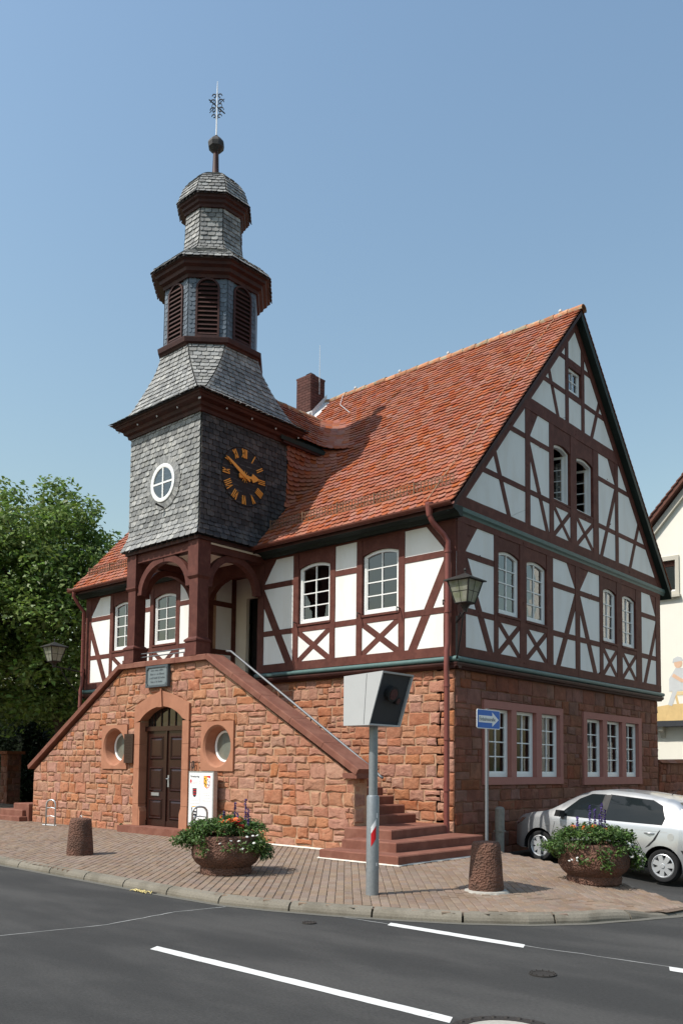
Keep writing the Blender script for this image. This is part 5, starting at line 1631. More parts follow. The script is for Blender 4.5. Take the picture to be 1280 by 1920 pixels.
for i, (x, y, r, h_) in enumerate(((-15.6, 5.2, 1.8, 1.9), (-18.4, 6.4, 2.3, 2.2), (-21.8, 6.6, 2.6, 2.2), (-26.0, 6.0, 2.8, 2.4), (-16.5, 9.5, 2.4, 2.6))):
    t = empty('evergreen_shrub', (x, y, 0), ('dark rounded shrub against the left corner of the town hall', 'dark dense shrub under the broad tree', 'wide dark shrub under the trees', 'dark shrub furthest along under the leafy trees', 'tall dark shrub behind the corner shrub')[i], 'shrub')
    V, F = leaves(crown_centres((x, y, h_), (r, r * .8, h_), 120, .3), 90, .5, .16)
    tag(mesh_np('foliage', V, F, 'leaf_shade', t), kind='stuff')
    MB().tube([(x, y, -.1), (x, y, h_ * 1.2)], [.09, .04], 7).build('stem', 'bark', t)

# tall clipped hedge closing the yard behind the trees
hd = empty('hedge', (-26, 14, 0), 'tall dark hedge closing the yard behind the trees', 'hedge')
MB().box((-46, 13.6, 0), (-13.2, 14.6, 6.3)).build('branch_core', 'leaf_shade', hd)
V, F = leaves([(rng.uniform(-46, -13), rng.uniform(13.2, 14.8), rng.uniform(.2, 7.0)) for _ in range(520)], 60, .6, .2)
tag(mesh_np('foliage', V, F, 'leaf_shade', hd), kind='stuff')
hd = empty('hedge', (-36, 4, 0), 'dark hedge running along the road beyond the gate pillar', 'hedge')
MB().box((-60, 5.2, 0), (-26, 6.4, 5.0)).build('branch_core', 'leaf_shade', hd)
V, F = leaves([(rng.uniform(-60, -26), rng.uniform(4.9, 6.6), rng.uniform(.2, 5.6)) for _ in range(480)], 60, .6, .2)
tag(mesh_np('foliage', V, F, 'leaf_shade', hd), kind='stuff')

# old boundary wall and pillar under the trees
gp_ = empty('gate_pillar', (-24.6, 4.0, 0), 'square sandstone gate pillar in the dark under the trees', 'pillar')
fr = Frame((-24.9, 3.7, 0), (1, 0, 0), (0, -1, 0)); fr2 = Frame((-24.3, 3.7, 0), (0, 1, 0), (1, 0, 0))
MB().box((-24.87, 3.73, 0), (-24.33, 4.3, 2.05)).build('core', 'mortar_dark', gp_)
for f_, w_ in ((fr, .6), (fr2, .6)):
    for V, F in stonework(gp_, f_, [rect(0, w_, .0, 2.05)], [], 'stone_shade', -.03, .03, .2, .3, .22, .4): obj('stone', V, F, 'stone_shade', gp_)
MB().box((-25.0, 3.6, 2.05), (-24.2, 4.4, 2.17)).build('cap_stone', 'stone_shade', gp_)

# ------------------------------------------------------------------ garden wall and neighbouring house
gw_ = empty('garden_wall', (-.25, 12, -.3), 'sandstone garden wall running back from the town hall corner behind the car', 'wall')
MB().box((-.42, WY + .02, -.6), (-.10, 14.0, 1.88)).build('core', 'mortar_dark', gw_)
made = stonework(gw_, FG, [rect(WY + .03, 13.9, -.4, 1.86)], [], 'stone_shade', -.095, .03, .18, .32, .25, .6, gap=.006)
for V, F in made: obj('stone', V, F, 'stone_shade', gw_)
for i in range(7):
    y0 = WY + .03 + i * .56
    obj('coping_stone', [(-.5, y0, 1.875), (0.0, y0, 1.875), (0.0, y0 + .55, 1.875), (-.5, y0 + .55, 1.875), (-.40, y0, 1.96 + .01 * i), (-.1, y0, 1.96 + .01 * i), (-.1, y0 + .55, 1.97 + .01 * i), (-.40, y0 + .55, 1.97 + .01 * i)],
        [(0, 3, 2, 1), (4, 5, 6, 7), (0, 1, 5, 4), (1, 2, 6, 5), (2, 3, 7, 6), (3, 0, 4, 7)], 'stone_shade', gw_)
NY = 14.1
house = empty('neighbour_house', (2, NY + 4, -.4), 'cream rendered house with brown tiled roof and painted mural behind the town hall', 'house')
FN = Frame((0, NY, 0), (1, 0, 0), (0, -1, 0))
hx0, hx1, hz, hr = -2.05, 6.2, 9.45, 13.9
hm = (hx0 + hx1) / 2
gable = [(hx0, -.6), (hx1, -.6), (hx1, hz), (hm, hr), (hx0, hz)]
wn_ = rect(-1.98, -1.16, 7.42, 8.44)
b = MB()
for P in cut_all([gable], [wn_, rect(.6, 1.5, 7.42, 8.44)]): b.add(*ext(FN, P, -.3, 0))
b.build('wall', 'housewhite', house)
MB().box((hx0, NY + .3, -.6), (hx0 + .3, NY + 9, hz)).box((hx1 - .3, NY + .3, -.6), (hx1, NY + 9, hz)).box((hx0, NY + 9, -.6), (hx1, NY + 9.3, hz)).box((hx0 + .3, NY + .5, 6.4), (hx1 - .3, NY + 9, 6.6)).build('wall', 'housewhite', house)
for s in (-1, 1):
    ex = hx0 - .28 if s < 0 else hx1 + .28
    sl_ = (hr - hz) / (hm - hx0)
    ez = hz - .28 * sl_
    V = [(x, y, z + d) for y in (NY - .30, NY + 9.5) for x, z in ((ex, ez), (hm, hr)) for d in (.04, .24)]
    obj('roof', V, [(0, 1, 3, 2), (4, 6, 7, 5), (1, 5, 7, 3), (0, 2, 6, 4), (0, 4, 5, 1), (2, 3, 7, 6)], 'browntile', house)
    n = 26
    for i in range(n):
        xa, za = ex + (hm - ex) * i / n, ez + (hr - ez) * i / n; xb, zb = ex + (hm - ex) * (i + 1.3) / n, ez + (hr - ez) * (i + 1.3) / n
        V = [(xa, NY - .34, za + .30), (xa, NY - .12, za + .30), (xb, NY - .12, zb + .25), (xb, NY - .34, zb + .25)]
        V += [(a, b_, c - .05) for a, b_, c in V]
        obj('verge_tile', V, [(0, 1, 2, 3), (7, 6, 5, 4), (0, 4, 5, 1), (1, 5, 6, 2), (2, 6, 7, 3), (3, 7, 4, 0)], 'browntile', house)
    P = [(ex + .1, ez + .0), (hm, hr + .02), (hm, hr - .28), (ex + .1 - s * 0 , ez - .26)]
    V, F = ext(FN, ccw(P), -.02, .12); obj('barge_board', V, F, 'houseband', house)
for a in (-1.98, .6):
    c = a + .82 if a < 0 else 1.5
    w = MB()
    for P in (rect(a - .12, c + .12, 8.44, 8.58), rect(a - .12, c + .12, 7.30, 7.42), rect(a - .12, a, 7.42, 8.44), rect(c, c + .12, 7.42, 8.44)): w.add(*ext(FN, P, -.05, .05))
    w = w.build('window', 'houseband', house)
    fpoly('shutter_box', FN, rect(a, c, 8.28, 8.44), -.16, -.06, 'browntile', w)
    b = MB()
    for P in (rect(a, a + .06, 7.42, 8.28), rect(c - .06, c, 7.42, 8.28), rect(a + .06, c - .06, 7.42, 7.50)): b.add(*ext(FN, P, -.16, -.10))
    b.build('frame', 'white', w)
    fpoly('pane', FN, rect(a + .05, c - .05, 7.48, 8.29), -.145, -.14, 'pane', w)
    MB().add(*ext(FN, rect(a - .16, c + .16, 7.22, 7.30), -.05, .14)).build('sill', 'houseband', w)
# canopy ledge with corbels
MB().add(*ext(FN, rect(hx0, hx1 - 2, 3.06, 3.24), 0, .34)).build('ledge', 'boxdark', house)
for x in (-1.62, -.75, .1, .95):
    MB().add([FN.p(x + d, v, n) for d in (-.07, .07) for n, v in ((0, 3.06), (.30, 3.06), (.26, 2.94), (.14, 2.86), (.06, 2.74), (0, 2.72))],
             [(0, 1, 2, 3, 4, 5), (11, 10, 9, 8, 7, 6)] + [(i, 6 + i, 6 + (i + 1) % 6, (i + 1) % 6) for i in range(6)]).build('corbel', 'houseband', house)
# the mural, painted on the wall: a craftsman at a wooden trestle
def mural(P, m, n): fpoly('mural_paint', FN, P, .001, n, m, house)
def disc(x, z, rx, rz, k=18): return [(x + rx * math.cos(2 * math.pi * i / k), z + rz * math.sin(2 * math.pi * i / k)) for i in range(k)]
mural([(-1.98, 3.25), (-.2, 3.25), (-.2, 3.72), (-.8, 3.80), (-1.4, 3.78), (-1.98, 3.70)], 'mural_wood', .0025)
for (a, c) in (((-1.62, 3.27), (-1.28, 4.12)), ((-1.02, 3.27), (-1.22, 4.1)), ((-.62, 3.27), (-.42, 4.1)), ((-.12, 3.27), (-.3, 4.1))): mural(strip(a, c, .07), 'mural_wood', .005)
mural(rect(-1.34, -.2, 4.06, 4.18), mat('mural_light_wood', (.72, .56, .32), .9, .06, 6), .0062)
mural([(-1.42, 4.2), (-.85, 4.2), (-.72, 4.55), (-.86, 4.92), (-1.2, 4.95), (-1.42, 4.6)], 'mural_grey', .0072)
mural(disc(-1.12, 5.08, .13, .15), 'mural_skin', .0085)
mural([(-1.30, 5.12), (-.96, 5.16), (-1.0, 5.26), (-1.14, 5.31), (-1.28, 5.24)], 'mural_grey', .0098)
mural(strip((-1.30, 4.72), (-.98, 4.5), .11), 'mural_skin', .0105); mural(strip((-1.0, 4.5), (-.7, 4.62), .09), 'mural_skin', .0112)
mural(strip((-1.4, 3.75), (-1.22, 4.25), .14), 'mural_grey', .0078)

# ------------------------------------------------------------------ bollards
def bollard(x, y, label, ring=False, foot=False):
    z = walk_z(x, y)
    t = empty('stone_bollard', (x, y, z), label, 'bollard')
    b = MB().lathe([(.215, -.03), (.222, .04), (.212, .2), (.20, .36), (.188, .52), (.178, .585), (.160, .615), (.10, .625)], (x, y, z), 28, jit=.018)
    b.build('shaft', 'rough', t, True, 60)
    if ring:
        MB().tube([(x - .03, y, z + .62), (x - .03, y, z + .65), (x, y, z + .665), (x + .03, y, z + .65), (x + .03, y, z + .62)], .008, 6).build('lifting_eye', 'steel', t)
    if foot:
        MB().lathe([(.29, -.02), (.27, .012), (.22, .022)], (x, y, z), 24, jit=.05).build('foot_ring', 'concrete', t)
    return t
bollard(-4.12, -5.28, 'conical pitted red stone bollard with a metal eye near the bicycle rack', ring=True)
bollard(3.20, -4.02, 'conical pitted red stone bollard on a concrete foot between steps and kerb', foot=True)
# ------------------------------------------------------------------ planters
def planter(x, y, r, label, lab2, rot, spikes, fl, sprawl):
    z = walk_z(x, y)
    t = empty('stone_planter', (x, y, z), label, 'planter')
    b = MB().lathe([(r * .68, -.03), (r * .74, .0), (r * .76, .07), (r * .73, .10), (r * .88, .16), (r * .99, .24), (r * 1.0, .34), (r * .96, .44), (r * .95, .53), (r * .90, .55), (r * .82, .55), (r * .80, .46)], (x, y, z), 16, rot, jit=.012)
    b.build('bowl', 'rough', t, True, 32)
    MB().lathe([(r * .82, .44), (r * .5, .47), (.02, .49)], (x, y, z), 16, cap=False).build('soil', 'soil', t)
    p = empty('bedding_plants', (x, y, z + .47), lab2, 'flowers')
    cen = []
    for k in range(70):
        a = rng.uniform(0, 2 * math.pi); rr = r * rng.random() ** .5 * 1.0
        cen.append((x + rr * math.cos(a), y + rr * math.sin(a), z + .60 + .08 * rng.random() + .12 * (1 - rr / r)))
    for k in range(16):      # trailing over the rim
        a = sprawl + rng.normal(0, 1.1) if k % 2 else rng.uniform(0, 2 * math.pi); rr = r * rng.uniform(.92, 1.10)
        cen.append((x + rr * math.cos(a), y + rr * math.sin(a), z + .54 - .20 * rng.random() ** 1.5 - (.16 * rng.random() if k % 4 == 1 else 0)))
    for k in range(22):      # shoots reaching out to both sides
        sd = -1 if k % 2 else 1; du = sd * rng.uniform(.44, .70 if sd < 0 else .58); dv = rng.uniform(-.15, .3)
        cen.append((x + .745 * du + .665 * dv, y + .667 * du - .745 * dv, z + (.60 if sd < 0 else .50) - .30 * (abs(du) - .4) - .08 * rng.random() - (.14 * rng.random() if sd > 0 else 0)))
    V, F = leaves(cen, 62, (.12, .12, .09), .056, .7, .45, .2)
    tag(mesh_np('foliage', V, F, 'leaf_bed', p), kind='stuff')
    b = MB()
    for k in range(24):
        a = rng.uniform(0, 2 * math.pi); r1 = r * rng.uniform(.8, 1.3)
        b.tube([(x + r * .6 * math.cos(a), y + r * .6 * math.sin(a), z + .5), (x + r1 * .85 * math.cos(a), y + r1 * .85 * math.sin(a), z + .66), (x + r1 * math.cos(a), y + r1 * math.sin(a), z + .60 - .2 * rng.random())], .004, 4)
    tag(b.build('stems', 'leaf_bed', p), kind='stuff')
    def flower(px, py, pz, s, m, k=9):
        b = MB()
        n0 = np.array((rng.normal(0, .35) + .3, rng.normal(0, .35) - .45, 1.0)); n0 /= np.linalg.norm(n0)
        a0 = np.cross(n0, (1, 0, .2)); a0 /= np.linalg.norm(a0); b0 = np.cross(n0, a0)
        for lay in (1.0, .65):
            for q_ in range(k):
                t_ = 2 * math.pi * (q_ + lay) / k; d = a0 * math.cos(t_) + b0 * math.sin(t_); e = -a0 * math.sin(t_) + b0 * math.cos(t_)
                c0 = np.array((px, py, pz)) + n0 * (1 - lay) * s * .5
                b.add([c0, c0 + d * s * lay * .6 + e * s * .28, c0 + d * s * lay + n0 * s * .12, c0 + d * s * lay * .6 - e * s * .28], [(0, 1, 2, 3)])
        b.build('flower', m, p)
    for (du, dv, dz, s, m) in fl:
        # du across the view, dv towards the camera
        px, py = x + .745 * du + .665 * dv, y + .667 * du - .745 * dv
        flower(px, py, z + dz, s, m)
    for (du, dv, h_) in spikes:
        px, py = x + .745 * du + .665 * dv, y + .667 * du - .745 * dv
        b = MB().tube([(px, py, z + .5), (px + .02, py, z + .5 + h_)], [.005, .003], 4)
        b.build('stalk', 'leaf_bed', p)
        c = [(px + .02, py, z + .5 + h_ * s) for s in np.linspace(.45, 1.0, 12)]
        V, F = leaves(c, 9, .018, .03, .3, .6); mesh_np('flower_spike', V, F, 'fl_blue', p)
r1 = random.Random(3)
fo = [(r1.uniform(-.18, .22), r1.uniform(-.1, .32), r1.uniform(.70, .80), r1.uniform(.035, .05), 'fl_orange') for _ in range(17)] + [(.20 + r1.uniform(-.05, .05), .25, .72 + r1.uniform(-.04, .03), .05, 'fl_red') for _ in range(5)] + \
     [(r1.uniform(-.05, .5), .45 + r1.uniform(0, .1), r1.uniform(.38, .58), .024, 'fl_white') for _ in range(8)]
planter(-.47, -5.14, .50, 'round red stone planter on the pavement before the information board', 'leafy bedding plants with orange and red blooms in the planter before the information board', .2,
        [(.10, 0, .50), (.24, -.1, .55), (-.05, .05, .38), (.30, .05, .42), (.15, .1, .36)], fo, -.3)
fo = [(r1.uniform(-.28, .15), r1.uniform(-.1, .3), r1.uniform(.68, .80), r1.uniform(.032, .048), 'fl_orange') for _ in range(11)] + [(r1.uniform(.25, .6), r1.uniform(.3, .45), r1.uniform(.36, .6), .026, 'fl_white') for _ in range(8)] + \
     [(-.42 + r1.uniform(-.06, .1), .42, r1.uniform(.30, .42), .02, 'fl_white') for _ in range(5)]
planter(3.62, -1.87, .50, 'round red stone planter on the pavement before the silver car', 'leafy bedding plants with orange blooms in the planter before the silver car', .5,
        [(0, 0, .52), (.08, .05, .60), (-.06, -.04, .56), (.14, 0, .50), (-.25, 0, .40), (.03, .1, .45)], fo, -.6)
# weeds at the foot of the staircase wall
for i, (x, s) in enumerate(((-3.05, .9), (-5.3, .7), (-7.7, .5))):
    t = empty('weed_tuft', (x, YF - .1, walk_z(x, YF)), ('green weed tuft where the staircase wall meets the pavement behind the near planter', 'small weed tuft at the foot of the notice board', 'tiny weed tuft under the bronze plaque')[i], 'weed', 'weeds along the staircase wall')
    V, F = leaves([(x + rng.normal(0, .08 * s), YF - .09, walk_z(x, YF) + .05 + .08 * rng.random()) for _ in range(8)], 22, .06 * s, .045, .6); mesh_np('leaf_tuft', V, F, 'leaf_bed', t)

# ------------------------------------------------------------------ speed camera
sx, sy = 2.365, -5.25
sz = walk_z(sx, sy)
sc = empty('speed_camera', (sx, sy, sz), 'light grey roadside speed camera box on a galvanised pole', 'speed camera')
MB().lathe([(.078, -.05), (.078, 1.18), (.070, 1.20), (.056, 1.205)], (sx, sy, sz), 24).build('pole_sleeve', 'zinc', sc, True, 40)
MB().lathe([(.055, 1.19), (.055, 2.07)], (sx, sy, sz), 24).build('pole', 'zinc', sc, True, 40)
bx0, bxb, bxt, by0, by1, bz0, bz1 = sx - .25, sx + .16, sx + .37, sy - .28, sy + .33, sz + 2.05, sz + 2.69
V = [(bx0, by0, bz0), (bxb, by0, bz0), (bxb, by1, bz0), (bx0, by1, bz0), (bx0, by0, bz1 - .03), (bxt, by0, bz1), (bxt, by1, bz1), (bx0, by1, bz1 - .03)]
e = .02
V += [(bxb + .0, by0 + e, bz0 + e), (bxb + .0, by1 - e, bz0 + e), (bxt - .007, by1 - e, bz1 - e), (bxt - .007, by0 + e, bz1 - e)]
dpt = .035
V += [(bxb - dpt, by0 + e, bz0 + e + .0), (bxb - dpt, by1 - e, bz0 + e), (bxt - .007 - dpt, by1 - e, bz1 - e), (bxt - .007 - dpt, by0 + e, bz1 - e)]
obj('housing', V, [(0, 3, 2, 1), (4, 5, 6, 7), (0, 1, 5, 4), (2, 3, 7, 6), (3, 0, 4, 7), (1, 2, 9, 8), (2, 6, 10, 9), (6, 5, 11, 10), (5, 1, 8, 11), (8, 9, 13, 12), (9, 10, 14, 13), (10, 11, 15, 14), (11, 8, 12, 15)], 'boxgrey', sc)
obj('front_plate', [V[12], V[13], V[14], V[15]], [(0, 1, 2, 3)], 'boxdark', sc)
# door seam on the street side
obj('door_seam', [(sx + .075, by0 - .002, bz0 + .01), (sx + .080, by0 - .002, bz0 + .01), (sx + .122, by0 - .002, bz1 - .02), (sx + .117, by0 - .002, bz1 - .02)], [(0, 1, 2, 3)], 'boxdark', sc)
nrm = np.array((bz1 - bz0, 0, -(bxt - bxb))); nrm /= np.linalg.norm(nrm)
for (y, t, r, L, m) in ((sy - .02, .62, .095, .07, 'plastic'), (sy + .13, .50, .05, .05, 'plastic')):
    c = np.array((bxb + (bxt - bxb) * t - .03, y, bz0 + (bz1 - bz0) * t))
    MB().tube([c, c + nrm * L], r, 20).build('lens_hood', m, sc)
    MB().tube([c + nrm * (L - .01), c + nrm * (L + .004)], r * .72, 20).build('lens', 'lens', sc)
# red and white band on the sleeve
k = 8
for (a0, a1, z0, z1, sk, m) in ((-1.15, -.35, .58, .74, .05, 'red'), (-1.15, -.35, .70, .78, .05, 'signwhite'), (-.3, -.1, .93, .99, 0, 'signwhite'), (-.3, -.1, .35, .39, 0, 'signwhite')):
    V = []
    for i in range(k + 1):
        a = a0 + (a1 - a0) * i / k
        for z in (z0, z1): V.append((sx + .0795 * math.cos(a), sy + .0795 * math.sin(a), sz + z + sk * i / k * 2))
    if m == 'signwhite' and z0 == .70: V = [(x, y, z + .04) for x, y, z in V]
    obj('reflector', V, [(2 * i, 2 * i + 2, 2 * i + 3, 2 * i + 1) for i in range(k)], m, sc)

# ------------------------------------------------------------------ one-way sign
gx, gy = .40, .43
gz = road_z(gx, gy)
sg = empty('one_way_sign', (gx, gy, gz), 'blue one-way street sign with white arrow on a thin grey pole', 'road sign')
MB().lathe([(.030, -.05), (.030, 2.80 - gz - .02)], (gx, gy, gz), 12).build('pole', 'zinc', sg, True, 40)
FSg = Frame((gx + .04, gy - .40, 2.40), (0, 1, 0), (1, 0, 0))
def rrect(u0, u1, v0, v1, r, k=5):
    P = []
    for (cx, cy, a) in ((u1 - r, v0 + r, -math.pi / 2), (u1 - r, v1 - r, 0), (u0 + r, v1 - r, math.pi / 2), (u0 + r, v0 + r, math.pi)):
        P += [(cx + r * math.cos(a + math.pi / 2 * i / k), cy + r * math.sin(a + math.pi / 2 * i / k)) for i in range(k + 1)]
    return P
fpoly('border', FSg, rrect(0, .80, 0, .36, .035), -.006, .004, 'signwhite', sg)
fpoly('face', FSg, rrect(.014, .786, .014, .346, .028), .0, .0055, 'blue', sg)
fpoly('arrow', FSg, [(.055, .115), (.52, .115), (.52, .045), (.745, .18), (.52, .315), (.52, .245), (.055, .245)], .0, .0072, 'signwhite', sg)
text_mesh('lettering', 'Einbahnstraße', .098, FSg, .068, .148, .0085, 'ink', sg)
MB().box((gx - .005, gy - .05, 2.50), (gx + .034, gy + .05, 2.53)).box((gx - .005, gy - .05, 2.64), (gx + .034, gy + .05, 2.67)).build('bracket', 'zinc', sg)

# ------------------------------------------------------------------ lanterns on wall brackets
def lantern(x, y, z, ax, ay, label):
    """x,y,z: centre of the lantern's foot; ax,ay: where the bracket meets the wall"""
    t = empty('wall_lantern', (ax, ay, z - .5), label, 'street lamp')
    wt, wb, h_ = .225, .125, .40
    def ring(w, zz): return [(x - w, y - w, zz), (x + w, y - w, zz), (x + w, y + w, zz), (x - w, y + w, zz)]
    B, T = ring(wb, z), ring(wt, z + h_)
    for i in range(4):
        j = (i + 1) % 4
        b0, b1, t0, t1 = (np.array(v) for v in (B[i], B[j], T[i], T[j]))
        for r in range(2):
            for c in range(2):
                def q(a, s): return (b0 + (b1 - b0) * a) * (1 - s) + (t0 + (t1 - t0) * a) * s
                obj('pane', [q(c / 2, r / 2), q(c / 2 + .5, r / 2), q(c / 2 + .5, r / 2 + .5), q(c / 2, r / 2 + .5)], [(0, 1, 2, 3)], 'lantern', t)
        b = MB().tube([B[i], T[i]], .016, 5); b.tube([(b0 + b1) / 2, (t0 + t1) / 2], .006, 4); b.tube([(b0 + t0) / 2, (b1 + t1) / 2], .006, 4); b.tube([b0, b1], .016, 5); b.tube([t0, t1], .016, 5)
        b.build('glazing_frame', 'lanternmetal', t)
    V = ring(wt + .055, z + h_ - .005) + ring(wt + .055, z + h_ + .015) + ring(.06, z + h_ + .12) + ring(.03, z + h_ + .14)
    F = [(3, 2, 1, 0), (12, 13, 14, 15)] + [(r * 4 + i, r * 4 + (i + 1) % 4, r * 4 + 4 + (i + 1) % 4, r * 4 + 4 + i) for r in range(3) for i in range(4)]
    obj('roof', V, F, 'lanternmetal', t)
    MB().lathe([(.012, .14), (.012, .19), (.028, .205), (.02, .235)], (x, y, z + h_), 8).build('finial', 'lanternmetal', t)
    MB().lathe([(.04, -.16), (.05, -.1), (.09, -.04), (wb * 1.2, 0)], (x, y, z), 8).build('foot', 'lanternmetal', t)
    mx, my = (x + ax) / 2, (y + ay) / 2
    b = MB().tube([(ax, ay, z - .22), (mx, my, z - .18), (x, y, z - .13)], .022, 6)
    b.tube([(ax, ay, z - .95), (mx, my, z - .55), (x * .8 + ax * .2, y * .8 + ay * .2, z - .17)], .014, 6)
    b.tube([(mx - .05, my, z - .18), (mx, my, z - .10), (mx + .05, my, z - .17)], .012, 5)
    b.tube([(ax, ay, z - 1.0), (ax, ay, z - .1)], .02, 6)
    b.build('bracket', 'black', t)
lantern(.56, -.54, 4.62, .03, -.03, 'dusty four-sided lantern on an iron bracket at the near timber corner')
lantern(-12.70, -1.0, 4.50, LX + .02, -.04, 'four-sided lantern on an iron bracket at the corner by the trees')

# ------------------------------------------------------------------ information board by the door
bd = empty('notice_board', (-4.75, -2.16, .16), 'white framed notice board with printed crests against the staircase wall', 'notice board')
FBd = Frame((-5.16, -2.16, .42), (1, 0, 0), (0, -1, 0))
BW, BH = .80, 1.12
fpoly('case', FBd, rect(0, BW, 0, BH), -.10, 0, 'steel', bd)
fpoly('panel', FBd, rect(.025, BW - .025, .025, BH - .03), -.01, .003, 'signwhite', bd)
for u in (.08, BW - .08): MB().box((-5.16 + u - .025, -2.13, .10), (-5.16 + u + .025, -2.09, .45)).build('leg', 'steel', bd)
sheets = [(.04, .38, .86, 1.07), (.04, .38, .46, .84), (.04, .38, .06, .44), (.42, .76, .52, 1.07), (.42, .76, .06, .50)]
for a, c, d, e2 in sheets:
    fpoly('sheet_edge', FBd, rect(a, c, d, e2), .0, .0045, 'pale_print', bd); fpoly('sheet', FBd, rect(a + .005, c - .005, d + .005, e2 - .005), .0, .0058, 'signwhite', bd)
text_mesh('lettering', 'Vereinsring', .062, FBd, .065, .995, .0066, 'ink', bd, 'LEFT', True)
def shield(u, v, w, h_): return [(u - w, v + h_), (u - w, v - h_ * .2), (u - w * .7, v - h_ * .7), (u, v - h_), (u + w * .7, v - h_ * .7), (u + w, v - h_ * .2), (u + w, v + h_)]
fpoly('crest', FBd, shield(.60, .90, .105, .13), .0, .0066, 'red', bd)
fpoly('crest', FBd, [(.505, 1.02), (.505, .88), (.53, .82), (.597, .785), (.597, 1.02)], .0, .0074, 'yellow', bd)
fpoly('crest', FBd, [(.603, .785), (.67, .82), (.695, .88), (.695, .985), (.603, 1.0)], .0, .0074, 'signwhite', bd)
for u, v in ((.63, .95), (.665, .91), (.635, .86), (.655, .84)): fpoly('crest', FBd, disc(u, v, .014, .016, 8), .0, .0082, 'fl_blue', bd)
for u, v in ((.53, .97), (.565, .93), (.535, .88), (.57, .85)): fpoly('crest', FBd, rect(u - .018, u + .018, v - .012, v + .012), .0, .0082, 'ink', bd)
fpoly('crest', FBd, disc(.085, .915, .028, .04, 10), .0, .0066, 'red', bd)
fpoly('crest', FBd, shield(.21, .68, .065, .095), .0, .0066, 'ink', bd)
for v in (.64, .69, .735): fpoly('crest', FBd, rect(.165, .255, v, v + .018), .0, .0074, 'red', bd)
fpoly('crest', FBd, shield(.21, .25, .095, .135), .0, .0066, 'ink', bd)
for P in (rect(.14, .20, .31, .35), rect(.22, .28, .31, .35), rect(.145, .275, .255, .275), disc(.21, .185, .03, .03, 8), rect(.135, .285, .365, .38)): fpoly('crest', FBd, P, .0, .0074, 'signwhite', bd)
fpoly('crest', FBd, rect(.13, .29, .39, .405), .0, .0066, 'yellow', bd)
b = MB()
for a, c, v in ((.14, .35, .915), (.14, .33, .885), (.08, .33, .52), (.07, .34, .10), (.09, .30, .075), (.46, .72, .745), (.48, .70, .70), (.48, .70, .665), (.50, .68, .63), (.48, .70, .575), (.46, .72, .40), (.46, .70, .33)):
    u = a
    while u < c:
        w = random.uniform(.012, .035); b.add(*ext(FBd, rect(u, u + w, v, v + .010), .0, .0064)); u += w + .008
b.build('small_print', 'pale_print', bd)

# ------------------------------------------------------------------ bicycle racks, grey post
def rack(x, y, ang, label, h_=.62):
    z = walk_z(x, y)
    t = empty('bicycle_rack', (x, y, z), label, 'bicycle rack')
    ca_, sa_ = math.cos(ang), math.sin(ang)
    def q(u, v): return (x + u * ca_, y + u * sa_, z + v)
    P = [q(-.15, 0)] + [q(-.15, h_ - .12)] + [q(-.15 + .12 * (1 - math.cos(t_)), h_ - .12 + .12 * math.sin(t_)) for t_ in np.linspace(.3, math.pi / 2, 4)] + [q(.15 - .12 * (1 - math.sin(t_)), h_ - .12 + .12 * math.cos(t_)) for t_ in np.linspace(.1, math.pi / 2, 4)] + [q(.15, 0)]
    MB().tube(P, .021, 8).build('hoop', 'steel', t, True)
    for v in (.22, h_ - .2): MB().tube([q(-.13, v), q(0, v + .02), q(.13, v)], .012, 6).build('crossbar', 'steel', t)
    MB().tube([q(-.26, .012), q(.2, .012)], .014, 6).build('foot_bar', 'steel', t)
rack(-10.15, -2.40, .25, 'galvanised bicycle rack hoop against the staircase wall by the far steps')
rack(-4.05, -2.75, 1.2, 'galvanised bicycle rack hoop behind the planter by the notice board', .70)
pz = road_z(.25, 1.13)
gpost = empty('grey_post', (.25, 1.13, pz), 'short weathered grey post against the shaded gable wall', 'post')
MB().lathe([(.085, -.05), (.085, .50), (.092, .52), (.092, .93), (.07, .97), (.02, .98)], (.25, 1.13, pz), 10).build('shaft', 'greypost', gpost)
MB().box((.16, 1.05, pz + .50), (.34, 1.21, pz + .52)).build('joint_band', 'greypost', gpost)
# ------------------------------------------------------------------ the silver hatchback
CARX, CARY, CARZ, CARH, CARP = 2.13, 2.27, -.18, math.radians(175.0), -math.atan(.17 / 2.48)
car = empty('hatchback_car', (CARX, CARY, CARZ), 'silver five-door hatchback parked nose-in against the gable wall', 'car', rz=CARH)
car.rotation_euler = (0, CARP, CARH)
FX, RX_, WR = 1.24, -1.24, .29            # axles, wheel radius
X0, X1 = 2.02, -1.86                       # nose, tail
def prof_i(P, x): 
    xs_ = [p[0] for p in P]; return float(np.interp(x, xs_, [p[1] for p in P]))
TOP = [(-1.90, .86), (-1.86, .98), (-1.78, 1.06), (-1.62, 1.16), (-1.42, 1.36), (-1.30, 1.42), (-1.0, 1.465), (-.5, 1.495), (0.0, 1.49), (.35, 1.44), (.55, 1.36), (.80, 1.21), (1.08, 1.02), (1.22, .965), (1.5, .91), (1.75, .84), (1.9, .75), (1.98, .66), (2.02, .55)]
BELT = [(-1.90, .84), (-1.8, .95), (-1.4, .97), (-.5, .93), (.6, .885), (1.1, .875), (1.22, .88), (1.5, .83), (1.75, .765), (1.9, .69), (1.98, .62), (2.02, .53)]
WID = [(-1.90, .56), (-1.86, .68), (-1.76, .76), (-1.5, .815), (-1.0, .83), (1.0, .83), (1.4, .81), (1.7, .745), (1.88, .64), (1.97, .52), (2.02, .40)]
def zbot(x):
    b = .20
    if x > 1.75: b = .20 + .04 * (x - 1.75) / .27
    if x < -1.6: b = .22 + .06 * (-1.6 - x) / .3
    for ax in (FX, RX_):
        d = abs(x - ax)
        if d < .345: b = max(b, WR + math.sqrt(max(0, .345 ** 2 - d * d)) - .0)
    return b
